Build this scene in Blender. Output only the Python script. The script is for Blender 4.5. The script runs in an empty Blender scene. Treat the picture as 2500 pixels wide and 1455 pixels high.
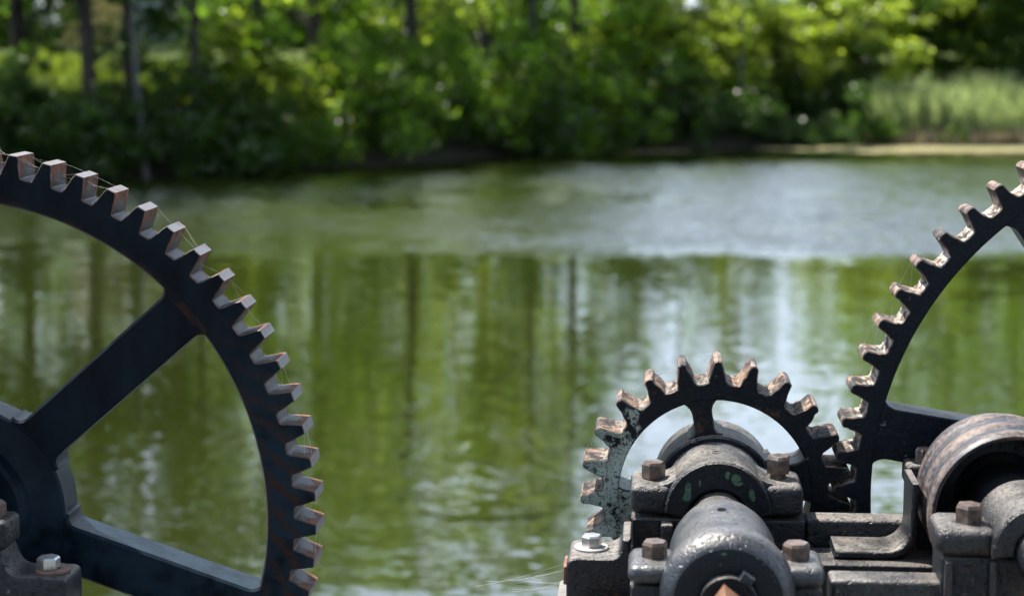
import bpy, bmesh, math, random
import numpy as np
from mathutils import Vector, Matrix

random.seed(7)
RNG = np.random.default_rng(11)
R = math.radians
SC = bpy.context.scene
COL = SC.collection

# ------------------------------------------------------------------ camera
CAM_H = 2.6                       # camera height above the pond
YAW, PITCH = 4.40, 8.44
LENS = 64.8
FPX = 4500.0                      # focal length in pixels of the 2500 px wide photograph
cam_d = bpy.data.cameras.new('camera')
cam = bpy.data.objects.new('camera', cam_d)
COL.objects.link(cam)
cam.location = (0, 0, CAM_H)
cam.rotation_euler = (R(90 - PITCH), 0, R(YAW))
cam_d.lens = LENS
cam_d.sensor_width = 36
cam_d.sensor_fit = 'HORIZONTAL'
cam_d.clip_start = 0.05
cam_d.clip_end = 3000
cam_d.dof.use_dof = True
cam_d.dof.focus_distance = 2.44
cam_d.dof.aperture_fstop = 4.5
SC.camera = cam

# ------------------------------------------------------------------ sky and sun
TO_SUN = Vector((-0.42, 0.30, 0.86)).normalized()
SUN_EL = math.asin(TO_SUN.z)
SUN_AZ = math.atan2(TO_SUN.x, TO_SUN.y)
world = bpy.data.worlds.new('World')
SC.world = world
world.use_nodes = True
wn = world.node_tree
wn.nodes.clear()
sky = wn.nodes.new('ShaderNodeTexSky')
sky.sky_type = 'NISHITA'
sky.sun_disc = False
sky.sun_elevation = SUN_EL
sky.sun_rotation = SUN_AZ
sky.air_density = 1.0
sky.dust_density = 1.6
sky.ozone_density = 1.0
bg = wn.nodes.new('ShaderNodeBackground')
bg.inputs['Strength'].default_value = 0.072
wo = wn.nodes.new('ShaderNodeOutputWorld')
# thin bright cloud veil over the blue
wtc = wn.nodes.new('ShaderNodeTexCoord')
wmp = wn.nodes.new('ShaderNodeMapping')
wmp.inputs['Scale'].default_value = (1.0, 1.0, 2.2)
wnz = wn.nodes.new('ShaderNodeTexNoise')
wnz.inputs['Scale'].default_value = 2.2
wnz.inputs['Detail'].default_value = 7
wnz.inputs['Roughness'].default_value = 0.6
wmr = wn.nodes.new('ShaderNodeMapRange')
wmr.inputs[1].default_value = 0.36
wmr.inputs[2].default_value = 0.66
wmr.inputs[3].default_value = 0.15
wmr.inputs[4].default_value = 0.95
wmx = wn.nodes.new('ShaderNodeMix')
wmx.data_type = 'RGBA'
wmx.inputs[7].default_value = (12.8, 14.8, 18.2, 1)
wn.links.new(wtc.outputs['Generated'], wmp.inputs[0])
wn.links.new(wmp.outputs[0], wnz.inputs['Vector'])
wn.links.new(wnz.outputs[0], wmr.inputs[0])
# the veil is a low haze: pale towards the horizon all round, clear blue overhead
wsx = wn.nodes.new('ShaderNodeSeparateXYZ')
wel = wn.nodes.new('ShaderNodeMapRange')
wel.interpolation_type = 'SMOOTHSTEP'
wel.inputs[1].default_value = 0.38
wel.inputs[2].default_value = 0.80
wel.inputs[3].default_value = 1.0
wel.inputs[4].default_value = 0.10
wml = wn.nodes.new('ShaderNodeMath')
wml.operation = 'MULTIPLY'
wn.links.new(wtc.outputs['Generated'], wsx.inputs[0])
wn.links.new(wsx.outputs[2], wel.inputs[0])
wn.links.new(wmr.outputs[0], wml.inputs[0])
wn.links.new(wel.outputs[0], wml.inputs[1])
wn.links.new(wml.outputs[0], wmx.inputs[0])
wn.links.new(sky.outputs[0], wmx.inputs[6])
wn.links.new(wmx.outputs[2], bg.inputs[0])
wn.links.new(bg.outputs[0], wo.inputs[0])
sun_d = bpy.data.lights.new('sun', 'SUN')
sun_d.energy = 5.0
sun_d.angle = R(0.53)
sun_d.color = (1.0, 0.95, 0.86)
sun = bpy.data.objects.new('sun', sun_d)
COL.objects.link(sun)
sun.rotation_euler = (-TO_SUN).to_track_quat('-Z', 'Y').to_euler()
sun.location = (-10, 10, 30)

vs = SC.view_settings
vs.view_transform = 'Standard'
vs.look = 'None'
vs.gamma = 1
vs.exposure = 1.55
SC.render.engine = 'CYCLES'
SC.cycles.use_denoising = True
try:
    SC.cycles.denoiser = 'OPENIMAGEDENOISE'
except Exception:
    pass
SC.cycles.use_adaptive_sampling = True
SC.cycles.adaptive_threshold = 0.02
SC.cycles.max_bounces = 8
SC.cycles.transparent_max_bounces = 8
SC.cycles.sample_clamp_indirect = 6

# ------------------------------------------------------------------ measuring helpers
_y, _p = R(YAW), R(PITCH)
CF = Vector((-math.sin(_y) * math.cos(_p), math.cos(_y) * math.cos(_p), -math.sin(_p)))
CR = Vector((math.cos(_y), math.sin(_y), 0))
CU = CR.cross(CF)


def ray(px, py):
    return CF + CR * ((px - 1250) / FPX) + CU * (-(py - 727.5) / FPX)


def at(px, py, Y):
    """world point seen at photo pixel px,py standing Y metres in front of the camera"""
    r = ray(px, py)
    v = r * (Y / r.y)
    return Vector((v.x, v.y, v.z + CAM_H))


def on_water(px, py, z=0.0):
    r = ray(px, py)
    v = r * ((z - CAM_H) / r.z)
    return Vector((v.x, v.y, z))


# ------------------------------------------------------------------ node helpers
class NT:
    def __init__(self, name):
        self.m = bpy.data.materials.new(name)
        self.m.use_nodes = True
        self.t = self.m.node_tree
        self.t.nodes.clear()
        self.out = self.n('ShaderNodeOutputMaterial')

    def n(self, kind, **kw):
        nd = self.t.nodes.new(kind)
        for k, v in kw.items():
            setattr(nd, k, v)
        return nd

    def put(self, sock, v):
        if isinstance(v, bpy.types.NodeSocket):
            self.t.links.new(v, sock)
        elif isinstance(v, (tuple, list)):
            if sock.type == 'RGBA' and len(v) == 3:
                v = (*v, 1)
            sock.default_value = v
        else:
            sock.default_value = v

    def math(self, op, a, b=0.0, c=None, clamp=False):
        nd = self.n('ShaderNodeMath', operation=op, use_clamp=clamp)
        self.put(nd.inputs[0], a)
        self.put(nd.inputs[1], b)
        if c is not None:
            self.put(nd.inputs[2], c)
        return nd.outputs[0]

    def vmath(self, op, a, b=None, scale=None):
        nd = self.n('ShaderNodeVectorMath', operation=op)
        self.put(nd.inputs[0], a)
        if b is not None:
            self.put(nd.inputs[1], b)
        if scale is not None:
            self.put(nd.inputs['Scale'], scale)
        return nd.outputs[0]

    def noise(self, vec, scale, detail=4, rough=0.55, dist=0.0, color=False):
        nd = self.n('ShaderNodeTexNoise')
        self.put(nd.inputs['Vector'], vec)
        nd.inputs['Scale'].default_value = scale
        nd.inputs['Detail'].default_value = detail
        nd.inputs['Roughness'].default_value = rough
        nd.inputs['Distortion'].default_value = dist
        return nd.outputs[1] if color else nd.outputs[0]

    def ramp(self, f, lo, hi, a=0.0, b=1.0):
        nd = self.n('ShaderNodeMapRange')
        nd.interpolation_type = 'SMOOTHSTEP'
        self.put(nd.inputs[0], f)
        nd.inputs[1].default_value = lo
        nd.inputs[2].default_value = hi
        nd.inputs[3].default_value = a
        nd.inputs[4].default_value = b
        return nd.outputs[0]

    def mix(self, f, a, b):
        nd = self.n('ShaderNodeMix', data_type='RGBA')
        self.put(nd.inputs[0], f)
        self.put(nd.inputs[6], a)
        self.put(nd.inputs[7], b)
        return nd.outputs[2]

    def pos(self):
        return self.n('ShaderNodeNewGeometry').outputs['Position']

    def nrm(self):
        return self.n('ShaderNodeNewGeometry').outputs['Normal']

    def obj(self):
        return self.n('ShaderNodeTexCoord').outputs['Object']

    def xyz(self, v):
        nd = self.n('ShaderNodeSeparateXYZ')
        self.put(nd.inputs[0], v)
        return nd.outputs

    def scale(self, v, s):
        return self.vmath('MULTIPLY', v, s)

    def bump(self, h, strength, dist):
        nd = self.n('ShaderNodeBump')
        self.put(nd.inputs['Height'], h)
        nd.inputs['Strength'].default_value = strength
        nd.inputs['Distance'].default_value = dist
        return nd.outputs[0]

    def bsdf(self, col, rough=0.5, spec=0.5, metal=0.0, normal=None, **kw):
        nd = self.n('ShaderNodeBsdfPrincipled')
        self.put(nd.inputs['Base Color'], col)
        self.put(nd.inputs['Roughness'], rough)
        self.put(nd.inputs['Specular IOR Level'], spec)
        self.put(nd.inputs['Metallic'], metal)
        if normal is not None:
            self.put(nd.inputs['Normal'], normal)
        for k, v in kw.items():
            self.put(nd.inputs[k], v)
        self.t.links.new(nd.outputs[0], self.out.inputs[0])
        return nd


# ------------------------------------------------------------------ materials
RUST_D = (0.032, 0.015, 0.010)
RUST_M = (0.085, 0.044, 0.028)
RUST_L = (0.215, 0.142, 0.100)
ORANGE = (0.42, 0.135, 0.03)
DUST = (0.25, 0.228, 0.205)


def iron_paint(name, paint=(0.003, 0.0045, 0.007), rough=0.38, rust=0.45, dust=0.5, bump=0.5, chips=None, undercoat=None, gloss=0.18):
    """black enamel over cast iron: rusty flakes, dust on what faces up, pitted skin"""
    k = NT(name)
    p = k.pos()
    big = k.noise(p, 16, 5, 0.6)
    mid = k.noise(p, 55, 5, 0.65)
    fine = k.noise(p, 260, 4, 0.6)
    col = k.mix(k.ramp(fine, 0.35, 0.75), paint, tuple(c * 1.9 + 0.002 for c in paint))
    if undercoat is not None:                                    # older green coat where the black has flaked away
        x, y, z = k.xyz(p)[0:3]
        m = undercoat(k, x, y, z)
        flake = k.ramp(k.math('ADD', k.math('MULTIPLY', k.math('ADD', mid, big), 0.9), k.math('ADD', m, k.math('MULTIPLY', k.math('SUBTRACT', fine, 0.5), 0.5))), 1.30, 1.36)
        g = k.mix(k.ramp(big, 0.4, 0.65), (0.16, 0.21, 0.19), (0.26, 0.31, 0.28))
        g = k.mix(k.ramp(fine, 0.52, 0.62), g, (0.10, 0.07, 0.05))
        col = k.mix(flake, col, g)
    if chips is not None:                                        # separate flakes knocked out of the black
        x, y, z = k.xyz(p)[0:3]
        wob = k.math('MULTIPLY', k.math('SUBTRACT', k.noise(p, 130, 3, 0.6), 0.5), 1.5)
        tot = 0.0
        for cx_, cz_, rx_, rz_ in chips:
            ex = k.math('DIVIDE', k.math('SUBTRACT', x, cx_), rx_)
            ez = k.math('DIVIDE', k.math('SUBTRACT', z, cz_), rz_)
            dd = k.math('SQRT', k.math('ADD', k.math('MULTIPLY', ex, ex), k.math('MULTIPLY', ez, ez)))
            tot = k.math('MAXIMUM', tot, k.ramp(k.math('ADD', dd, wob), 1.04, 0.98))
        col = k.mix(tot, col, k.mix(k.ramp(fine, 0.4, 0.6), (0.03, 0.065, 0.04), (0.055, 0.105, 0.065)))
    rm = k.ramp(k.math('ADD', k.math('MULTIPLY', big, 0.6), k.math('MULTIPLY', mid, 0.4)), 0.62 - rust * 0.14, 0.74 - rust * 0.1)
    rc = k.mix(k.ramp(fine, 0.4, 0.65), RUST_D, RUST_M)
    col = k.mix(rm, col, rc)
    up = k.ramp(k.xyz(k.nrm())[2], 0.25, 0.95)
    dm = k.math('MULTIPLY', up, k.ramp(k.math('ADD', k.math('MULTIPLY', mid, 0.5), k.math('MULTIPLY', fine, 0.5)), 0.18, 0.66), clamp=True)
    dm = k.math('MULTIPLY', dm, k.math('MULTIPLY', dust, k.ramp(big, 0.30, 0.62, 0.18, 1.0)))
    col = k.mix(dm, col, k.mix(k.ramp(mid, 0.3, 0.7), DUST, (0.105, 0.090, 0.078)))
    pit = k.noise(p, 125, 3, 0.6)
    col = k.mix(k.math('MULTIPLY', k.ramp(pit, 0.56, 0.66), 0.8), col, (0.006, 0.006, 0.007))          # open pores of the casting, filled with grime
    col = k.mix(k.math('MULTIPLY', k.ramp(k.noise(k.scale(p, (1, 0.4, 1)), 85, 4, 0.7), 0.66, 0.72), 0.55), col, (0.20, 0.18, 0.165))   # scuffs
    rg = k.math('ADD', rough, k.math('MULTIPLY', k.math('ADD', rm, dm), 0.35), clamp=True)
    h = k.math('SUBTRACT', k.math('ADD', k.math('MULTIPLY', mid, 0.8), k.math('MULTIPLY', fine, 0.4)), k.math('MULTIPLY', k.ramp(pit, 0.54, 0.68), 0.35))
    k.bsdf(col, rg, gloss, normal=k.bump(h, bump, 0.0036))
    return k.m


def worn_edge(name, light=0.5):
    """worn-through corners: bare brown rust and pale metal"""
    k = NT(name)
    p = k.pos()
    a = k.noise(p, 70, 4, 0.65)
    b = k.noise(p, 22, 3, 0.6)
    col = k.mix(k.ramp(a, 0.38, 0.62), RUST_D, RUST_L)
    col = k.mix(k.ramp(b, 0.36 + 0.12 * light, 0.50 + 0.12 * light), col, (0.012, 0.012, 0.013))
    k.bsdf(col, 0.6, 0.4, normal=k.bump(a, 0.4, 0.001))
    return k.m


def tooth_flank_rough(name, salt=0.5, root=0.1535):
    """cast tooth flanks: sandy rust with pale crust in the roots and black grease remains"""
    k = NT(name)
    p = k.pos()
    o = k.xyz(k.obj())
    a = k.noise(p, 120, 5, 0.7)
    b = k.noise(p, 30, 3, 0.6)
    stre = k.noise(k.scale(p, (1, 0.25, 1)), 160, 3, 0.6)
    col = k.mix(k.ramp(a, 0.35, 0.66), RUST_M, RUST_L)
    col = k.mix(k.ramp(k.math('ADD', k.math('MULTIPLY', b, 0.6), k.math('MULTIPLY', a, 0.4)), 0.58, 0.46), col, (0.016, 0.015, 0.016))
    # pale crust gathers in the roots
    low = k.ramp(o[2], root + 0.020, root + 0.002)
    sm = k.math('MULTIPLY', k.math('MULTIPLY', k.ramp(stre, 0.44, 0.60), low), salt)
    col = k.mix(sm, col, (0.29, 0.27, 0.24))
    k.bsdf(col, 0.8, 0.2, normal=k.bump(a, 0.5, 0.0015))
    return k.m


def tooth_flank_bright(name):
    """milled grey flanks of the large wheel, rust creeping in from the corners"""
    k = NT(name)
    p = k.pos()
    o = k.xyz(k.obj())           # tooth tile: x across, y depth, z radius
    a = k.noise(p, 60, 5, 0.65)
    drip = k.noise(k.scale(k.obj(), (260, 150, 26)), 1, 4, 0.6)
    depth = k.math('ABSOLUTE', k.math('SUBTRACT', k.math('DIVIDE', k.math('SUBTRACT', o[1], 2.43), 0.066), 0.5))   # 0 centre .. .5 edges
    tip = k.ramp(o[2], 0.482, 0.506)
    rm = k.math('ADD', k.math('MULTIPLY', depth, 0.55), k.math('ADD', k.math('MULTIPLY', drip, 0.55), k.math('MULTIPLY', tip, 0.30)))
    rm = k.ramp(rm, 0.45, 0.57)
    grey = k.mix(k.ramp(k.noise(k.scale(p, (1, 0.3, 1)), 90, 4), 0.35, 0.7), (0.018, 0.016, 0.017), (0.052, 0.047, 0.046))
    rust = k.mix(k.ramp(a, 0.38, 0.62), (0.05, 0.022, 0.013), (0.15, 0.060, 0.027))
    col = k.mix(rm, grey, rust)
    k.bsdf(col, k.math('ADD', 0.52, k.math('MULTIPLY', rm, 0.3)), 0.3, normal=k.bump(a, 0.25, 0.0008))
    return k.m


def tooth_land_bright(name):
    k = NT(name)
    p = k.pos()
    a = k.noise(p, 75, 4, 0.6)
    col = k.mix(k.ramp(a, 0.5, 0.62), (0.105, 0.102, 0.106), (0.10, 0.05, 0.034))
    k.bsdf(col, 0.5, 0.4)
    return k.m


def wheel_paint(name):
    """navy black enamel of the large wheel with thin brown streaks bleeding from the tooth roots"""
    k = NT(name)
    p = k.pos()
    rel = k.vmath('SUBTRACT', p, (LG[0], 0, LG[1]))
    x, y, z = k.xyz(rel)[0:3]
    rad = k.math('SQRT', k.math('ADD', k.math('MULTIPLY', x, x), k.math('MULTIPLY', z, z)))
    ang = k.math('ARCTAN2', z, x)
    n1 = k.noise(p, 24, 4, 0.6)
    n2 = k.noise(p, 90, 4, 0.6)
    u = k.math('ADD', k.math('DIVIDE', ang, R(360 / 67)), k.math('MULTIPLY', rad, 26))
    u = k.math('ADD', u, k.math('MULTIPLY', n1, 1.1))
    s = k.math('ABSOLUTE', k.math('SUBTRACT', k.math('FRACT', u), 0.5))
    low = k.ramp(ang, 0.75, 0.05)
    st = k.math('MULTIPLY', k.math('MULTIPLY', k.ramp(s, 0.34, 0.06), low), k.ramp(n2, 0.34, 0.56))
    st = k.math('MULTIPLY', st, k.ramp(rad, 0.425, 0.45))
    inner = k.math('MULTIPLY', k.ramp(rad, 0.4445, 0.4385), k.ramp(rad, 0.428, 0.434))
    inner = k.math('MULTIPLY', inner, k.ramp(k.math('ADD', n1, k.math('MULTIPLY', n2, 0.3)), 0.60, 0.75))
    speck = k.ramp(k.noise(p, 300, 2, 0.5), 0.80, 0.83)
    base = k.mix(k.ramp(k.noise(k.scale(p, (1, 1, 0.35)), 26, 4), 0.35, 0.68), (0.0018, 0.0036, 0.0065), (0.004, 0.008, 0.013))
    base = k.mix(k.math('MULTIPLY', low, k.ramp(n1, 0.3, 0.6)), base, (0.009, 0.019, 0.029))  # bluer and lighter low on the wheel: gloss reflection put into the colour
    col = k.mix(k.math('MAXIMUM', st, k.math('MULTIPLY', inner, 0.8)), base, (0.026, 0.014, 0.011))
    col = k.mix(speck, col, (0.3, 0.3, 0.3))
    k.bsdf(col, k.math('ADD', 0.30, k.math('MULTIPLY', n2, 0.2)), 0.08, normal=k.bump(k.math('ADD', k.math('MULTIPLY', n1, 0.6), k.math('MULTIPLY', k.noise(p, 170, 4, 0.65), 0.25)), 0.35, 0.003))
    return k.m


def plain(name, col, rough, spec=0.5, metal=0.0, var=0.25, scale=40, bump=0.0):
    k = NT(name)
    n = k.noise(k.pos(), scale, 4, 0.6)
    c = k.mix(k.ramp(n, 0.3, 0.7), tuple(v * (1 - var) for v in col), tuple(min(1, v * (1 + var)) for v in col))
    k.bsdf(c, rough, spec, metal, normal=k.bump(n, bump, 0.002) if bump else None)
    return k.m


def bolt_rust(name):
    k = NT(name)
    p = k.pos()
    a = k.noise(p, 90, 5, 0.65)
    b = k.noise(p, 35, 3, 0.6)
    col = k.mix(k.ramp(a, 0.35, 0.65), (0.030, 0.021, 0.017), (0.105, 0.066, 0.047))
    col = k.mix(k.ramp(b, 0.55, 0.66), col, (0.11, 0.105, 0.10))
    k.bsdf(col, 0.48, 0.5, normal=k.bump(a, 0.4, 0.001))
    return k.m


def drum_mat(name):
    """banded spool: rusty ridges, grey worn grooves"""
    k = NT(name)
    p = k.pos()
    y = k.xyz(p)[1]
    rel = k.xyz(k.vmath('SUBTRACT', p, (DR[0], 0, DR[1])))
    ang = k.math('ARCTAN2', rel[2], rel[0])
    cv = k.n('ShaderNodeCombineXYZ')
    k.put(cv.inputs[0], k.math('MULTIPLY', ang, 1.1))
    k.put(cv.inputs[1], k.math('MULTIPLY', y, 95))
    n = k.noise(cv.outputs[0], 1.0, 5, 0.65)
    f = k.noise(p, 150, 4, 0.6)
    big_ = k.noise(p, 14, 3, 0.6)
    w = k.math('COSINE', k.math('MULTIPLY', k.math('SUBTRACT', y, 2.243), 2 * math.pi / 0.0555))      # the ridges rust, the grooves wear grey
    rm = k.ramp(k.math('ADD', k.math('ADD', k.math('MULTIPLY', w, 0.07), k.math('MULTIPLY', n, 0.6)), k.math('ADD', k.math('MULTIPLY', big_, 0.45), k.math('MULTIPLY', k.math('SUBTRACT', f, 0.5), 0.25))), 0.47, 0.66)
    grey = k.mix(k.ramp(f, 0.35, 0.65), (0.014, 0.016, 0.020), (0.036, 0.038, 0.046))
    rust = k.mix(k.ramp(f, 0.35, 0.65), (0.07, 0.045, 0.036), (0.135, 0.10, 0.084))
    k.bsdf(k.mix(rm, grey, rust), 0.5, 0.4, normal=k.bump(f, 0.4, 0.001))
    return k.m


def leaf_mat(name, dark, light, trans, tmix=0.55):
    k = NT(name)
    at_ = k.n('ShaderNodeAttribute', attribute_name='tint').outputs['Fac']
    col = k.mix(at_, dark, light)
    tcol = k.mix(k.math('POWER', at_, 2.2), tuple(c * 0.20 for c in trans), tuple(min(0.95, c * 1.6) for c in trans))  # few leaves glow, most stay dark: scattered sunlit leaves put into the colour
    pb = k.n('ShaderNodeBsdfPrincipled')
    k.put(pb.inputs['Base Color'], col)
    pb.inputs['Roughness'].default_value = 0.34
    pb.inputs['Specular IOR Level'].default_value = 0.45
    tr = k.n('ShaderNodeBsdfTranslucent')
    k.put(tr.inputs[0], tcol)
    mx = k.n('ShaderNodeMixShader')
    mx.inputs[0].default_value = tmix
    k.t.links.new(pb.outputs[0], mx.inputs[1])
    k.t.links.new(tr.outputs[0], mx.inputs[2])
    k.t.links.new(mx.outputs[0], k.out.inputs[0])
    return k.m


def bark_mat(name, a, b):
    k = NT(name)
    n = k.noise(k.scale(k.pos(), (6, 6, 1.2)), 3, 5, 0.65)
    k.bsdf(k.mix(k.ramp(n, 0.35, 0.65), a, b), 0.85, 0.2, normal=k.bump(n, 0.8, 0.03))
    return k.m


def water_mat():
    k = NT('pond_water')
    p = k.pos()
    x, y, z = k.xyz(p)[0:3]
    # wind ruffles one broad band of the far water, its edges wander
    wander = k.math('MULTIPLY', k.math('SUBTRACT', k.noise(k.scale(p, (0.12, 0.35, 1)), 1, 3, 0.6), 0.5), 6.0)
    rag = k.math('MULTIPLY', k.math('SUBTRACT', k.noise(k.scale(p, (1.1, 0.9, 1)), 1, 3, 0.65), 0.5), 3.0)
    wander = k.math('ADD', wander, rag)
    yy = k.math('ADD', y, wander)
    band = k.math('MULTIPLY', k.ramp(yy, 20.2, 22.4), k.ramp(yy, 38.5, 33.5))
    patch = k.ramp(k.noise(k.scale(p, (0.16, 0.30, 1)), 1, 3, 0.55), 0.30, 0.52, 0.45, 1.0)
    side = k.ramp(k.math('ADD', x, k.math('MULTIPLY', wander, 0.8)), -8.0, 0.0, 0.85, 1.05)
    band = k.math('MULTIPLY', k.math('MULTIPLY', band, patch), side)
    near = k.ramp(y, 13.5, 8.5)
    mid = k.math('ADD', 0.05, k.math('ADD', k.math('MULTIPLY', near, 0.07), k.math('MULTIPLY', band, 0.30)))
    finea = k.math('ADD', 0.11, k.math('ADD', k.math('MULTIPLY', near, 0.055), k.math('MULTIPLY', band, 0.60)))
    nm = k.vmath('SUBTRACT', k.noise(k.scale(p, (1.0, 2.2, 1)), 1.7, 2, 0.5, 0.3, color=True), (0.5, 0.5, 0.5))
    nf = k.vmath('SUBTRACT', k.noise(k.scale(p, (1.0, 1.9, 1)), 8.0, 2, 0.5, 0.2, color=True), (0.5, 0.5, 0.5))
    sl = k.vmath('ADD', k.vmath('SCALE', nm, scale=mid), k.vmath('SCALE', nf, scale=finea))
    # one ring left by something that broke the surface
    RC = on_water(1190, 1215)
    dx = k.math('SUBTRACT', x, RC.x)
    dy = k.math('SUBTRACT', y, RC.y)
    rr = k.math('SQRT', k.math('ADD', k.math('MULTIPLY', dx, dx), k.math('MULTIPLY', dy, dy)))
    ring = k.math('MULTIPLY', k.ramp(k.math('ABSOLUTE', k.math('SUBTRACT', rr, 0.46)), 0.05, 0.0), k.math('MULTIPLY', k.ramp(k.math('ADD', dy, k.math('MULTIPLY', k.math('SUBTRACT', k.noise(p, 3.0, 2), 0.5), 0.9)), 0.05, -0.30), -0.16))
    ringv = k.n('ShaderNodeCombineXYZ')
    k.put(ringv.inputs[0], k.math('MULTIPLY', k.math('DIVIDE', dx, rr), ring))
    k.put(ringv.inputs[1], k.math('MULTIPLY', k.math('DIVIDE', dy, rr), ring))
    sl = k.vmath('ADD', sl, ringv.outputs[0])
    sx = k.xyz(sl)
    cmb = k.n('ShaderNodeCombineXYZ')
    k.put(cmb.inputs[0], k.math('MULTIPLY', sx[0], k.math('ADD', 0.38, k.math('MULTIPLY', band, 0.5))))
    k.put(cmb.inputs[1], k.math('SUBTRACT', sx[1], k.math('MULTIPLY', band, 0.18)))   # at grazing view the near faces of wavelets show most
    cmb.inputs[2].default_value = 1.0
    nrm = k.vmath('NORMALIZE', cmb.outputs[0])
    murk = k.noise(k.scale(p, (0.25, 0.12, 1)), 1, 3, 0.5)
    col = k.mix(k.ramp(murk, 0.35, 0.65), (0.010, 0.013, 0.0024), (0.015, 0.0195, 0.0034))
    k.bsdf(col, 0.03, 0.5, normal=nrm, IOR=1.68)
    return k.m


def ground_mat():
    k = NT('bank_ground')
    p = k.pos()
    n = k.noise(p, 1.6, 5, 0.6)
    f = k.noise(p, 14, 4, 0.6)
    col = k.mix(k.ramp(n, 0.35, 0.65), (0.035, 0.055, 0.014), (0.10, 0.135, 0.028))
    col = k.mix(k.ramp(f, 0.55, 0.75), col, (0.07, 0.055, 0.03))
    col = k.mix(k.ramp(k.math('ADD', k.xyz(p)[2], k.math('MULTIPLY', f, 0.3)), 0.95, 0.45), col, (0.020, 0.020, 0.012))   # dark mud by the water
    k.bsdf(col, 0.9, 0.2, normal=k.bump(f, 0.8, 0.05))
    return k.m


def concrete_mat():
    k = NT('concrete')
    p = k.pos()
    n = k.noise(p, 5, 5, 0.6)
    f = k.noise(p, 90, 4, 0.65)
    col = k.mix(k.ramp(n, 0.3, 0.7), (0.09, 0.085, 0.08), (0.16, 0.155, 0.15))
    col = k.mix(k.ramp(f, 0.55, 0.7), col, (0.07, 0.065, 0.06))
    k.bsdf(col, 0.9, 0.3, normal=k.bump(f, 0.5, 0.003))
    return k.m


def algae_mat():
    k = NT('algae_scum')
    p = k.pos()
    n = k.noise(k.scale(p, (0.6, 2.5, 1)), 1.4, 5, 0.65)
    f = k.noise(k.scale(p, (2, 8, 1)), 2.5, 4, 0.6)
    col = k.mix(k.ramp(n, 0.35, 0.65), (0.14, 0.125, 0.05), (0.22, 0.195, 0.10))
    col = k.mix(k.ramp(f, 0.5, 0.70), col, (0.09, 0.10, 0.025))
    k.bsdf(col, 0.7, 0.3)
    return k.m


# ------------------------------------------------------------------ mesh helpers
def link(o):
    COL.objects.link(o)
    return o


def mesh_obj(name, verts, faces, mats, parent=None, idx=None, smooth_angle=None, base=None):
    me = bpy.data.meshes.new(name)
    me.from_pydata([tuple(v) for v in verts], [], faces)
    for m in (mats if isinstance(mats, (list, tuple)) else [mats]):
        me.materials.append(m)
    if idx is not None:
        me.polygons.foreach_set('material_index', idx)
    bm = bmesh.new()
    bm.from_mesh(me)
    bmesh.ops.recalc_face_normals(bm, faces=bm.faces)
    bm.to_mesh(me)
    bm.free()
    if smooth_angle is not None:
        me.polygons.foreach_set('use_smooth', [True] * len(me.polygons))
        me.set_sharp_from_angle(angle=R(smooth_angle))
    me.update()
    o = link(bpy.data.objects.new(name, me))
    if parent is not None:
        adopt(o, parent)
    return o


def adopt(o, parent):
    """make o a part of parent; mesh coordinates stay in world space"""
    o.parent = parent
    loc = parent.location.copy()
    q = parent.parent
    while q is not None:
        q = q.parent
    if parent.type == 'EMPTY':
        o.matrix_parent_inverse = Matrix.Translation(-loc)


def thing(name, label, cat, loc, group=None):
    o = link(bpy.data.objects.new(name, None))
    o.empty_display_size = 0.05
    o.location = loc
    o['label'] = label
    o['category'] = cat
    if group:
        o['group'] = group
    return o


def tag(o, label, cat, group=None, kind=None):
    o['label'] = label
    o['category'] = cat
    if group:
        o['group'] = group
    if kind:
        o['kind'] = kind
    return o


def lathe(name, prof, cx, cz, mats, parent, n=96, idx_of=None, smooth=32, closed=True):
    """turn (radius, y) profile round the axis through cx,cz that runs along Y"""
    vs_, fs, ids = [], [], []
    m = len(prof)
    for i in range(n):
        a = 2 * math.pi * i / n
        ca, sa = math.cos(a), math.sin(a)
        for r, y in prof:
            vs_.append((cx + r * ca, y, cz + r * sa))
    for i in range(n):
        j = (i + 1) % n
        for q in range(m if closed else m - 1):
            w = (q + 1) % m
            fs.append((i * m + q, j * m + q, j * m + w, i * m + w))
            ids.append(idx_of[q] if idx_of else 0)
    return mesh_obj(name, vs_, fs, mats, parent, ids if idx_of else None, smooth)


def prism(name, pts, y0, y1, ch, mats, parent, smooth=32, idx=(0, 0, 0)):
    """closed outline pts (x,z) pulled from y0 to y1 with chamfered front and back; idx = face, chamfer, side slots"""
    area = sum(pts[i][0] * pts[(i + 1) % len(pts)][1] - pts[(i + 1) % len(pts)][0] * pts[i][1] for i in range(len(pts)))
    if area < 0:
        pts = pts[::-1]
    n = len(pts)
    ins = []
    for i in range(n):
        a, b, c = Vector(pts[i - 1]), Vector(pts[i]), Vector(pts[(i + 1) % n])
        d1 = (b - a).normalized() if (b - a).length > 1e-9 else Vector((1, 0))
        d2 = (c - b).normalized() if (c - b).length > 1e-9 else d1
        n1, n2 = Vector((-d1.y, d1.x)), Vector((-d2.y, d2.x))
        t = (n1 + n2)
        t = t.normalized() if t.length > 1e-6 else n1
        k = ch / max(0.5, t.dot(n1))
        ins.append((b.x + t.x * k, b.y + t.y * k))
    L = [[(x, y0, z) for x, z in ins], [(x, y0 + ch, z) for x, z in pts], [(x, y1 - ch, z) for x, z in pts], [(x, y1, z) for x, z in ins]]
    V = [v for l in L for v in l]
    F, I = [], []
    F.append(tuple(range(n))); I.append(idx[0])
    F.append(tuple(range(3 * n, 4 * n))[::-1]); I.append(idx[0])
    for q, s in ((0, idx[1]), (1, idx[2]), (2, idx[1])):
        for i in range(n):
            j = (i + 1) % n
            F.append((q * n + i, q * n + j, (q + 1) * n + j, (q + 1) * n + i)); I.append(s)
    return mesh_obj(name, V, F, mats, parent, I, smooth)


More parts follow.
